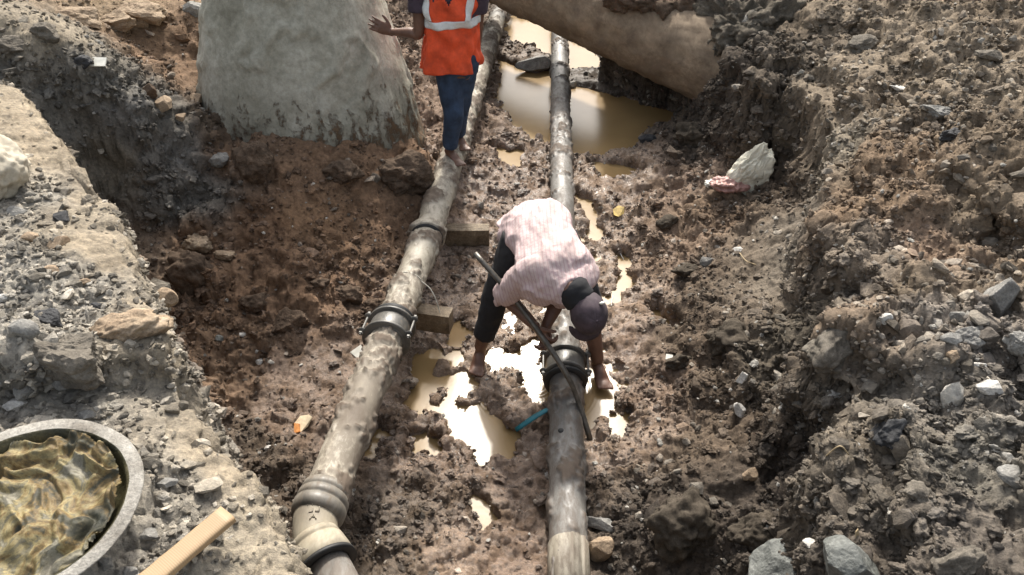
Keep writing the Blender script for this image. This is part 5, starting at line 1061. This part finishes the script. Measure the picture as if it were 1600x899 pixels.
# vest: one sheet round the torso, strips follow the same surface
vb = Q(703, 102, Y2); vz0 = vb[2] - .015; vz1 = ch2[2] + .21
cxs = lambda z: float(np.interp(z, [vz0, ch2b[2], ch2[2], vz1], [Q(702, 110, Y2)[0], Q(706, 55, Y2)[0], ch2[0], ch2[0]]))
def vest_pt(a, h, off=0):
    z = vz0 + (vz1 - vz0) * h
    rx = float(np.interp(h, [0, .15, .45, .7, .9, 1], [.205, .190, .178, .192, .175, .10])) + off; ry = float(np.interp(h, [0, .3, .7, .9, 1], [.17, .145, .14, .115, .085])) + off
    k = (1 - h) ** 1.3; fo = .012 * k * math.sin(a * 5 + 1.3 + math.sin(a * 3)) + .008 * k * math.sin(a * 13 + 4 * h + 2 * math.sin(a * 2)) + .005 * math.sin(a * 6 + h * 14)
    fo += .006 * math.sin(h * 22 + a * 5) + .005 * math.sin(h * 9 - a * 8 + 2 * math.sin(a * 3 + h * 5)) + .004 * math.sin(h * 31 + a * 3 + 1.5 * math.sin(a * 7))
    return (cxs(z) + (rx + fo) * math.cos(a), Y2 + .02 + (ry + fo) * math.sin(a), z + .012 * math.sin(a * 4 + 1) * k)
mb = MB(); na, nh = 150, 46; V = [vest_pt(2 * math.pi * i / na, j / nh) for j in range(nh + 1) for i in range(na)]
Fv = []
for j in range(nh):
    h = (j + .5) / nh
    for i in range(na):
        a = (2 * math.pi * (i + .5) / na); da = min(abs(a), abs(a - math.pi), abs(a - 2 * math.pi))
        if h > .56 and da < .42 * min(1, (h - .56) / .12 + .25): continue      # arm holes
        if h > .74 and abs(a - 1.5 * math.pi) < (h - .74) * 1.9: continue       # V neck
        if h > .93: 
            if abs(math.cos(a)) < .55: continue
        Fv.append((j * na + i, j * na + (i + 1) % na, (j + 1) * na + (i + 1) % na, (j + 1) * na + i))
mb.add(V, Fv); vest = mb.out('vest', M_vest, man2); md = vest.modifiers.new('thickness', 'SOLIDIFY'); md.thickness = .003
def strip(fn, n, w_n=4):
    mb = MB(); V = [vest_pt(*fn(i / n, j / w_n), .006) for j in range(w_n + 1) for i in range(n + 1)]
    mb.add(V, [(j * (n + 1) + i, j * (n + 1) + i + 1, (j + 1) * (n + 1) + i + 1, (j + 1) * (n + 1) + i) for j in range(w_n) for i in range(n)]); o = mb.out('reflective_strip', M_refl, vest); md = o.modifiers.new('t', 'SOLIDIFY'); md.thickness = .002
hz = (Q(700, 31, Y2)[2] - vz0) / (vz1 - vz0); hw_ = .05 / (vz1 - vz0)
strip(lambda s, w: (2 * math.pi * s, hz - hw_ / 2 + hw_ * w + .012 * math.cos(2 * math.pi * s)), 150)
for a0, a1_, wdt in ((1.5 * math.pi - .78, 1.5 * math.pi - 1.0, .30), (1.5 * math.pi + .62, 1.5 * math.pi + .95, .30), (.5 * math.pi - .6, .5 * math.pi - .6, .3), (.5 * math.pi + .6, .5 * math.pi + .6, .3)):
    strip(lambda s, w: (a0 + (a1_ - a0) * s + (w - .5) * wdt, hz + hw_ * .5 + (.93 - hz) * s), 30)

for o in (man, man2): o['group'] = 'workers in the trench'
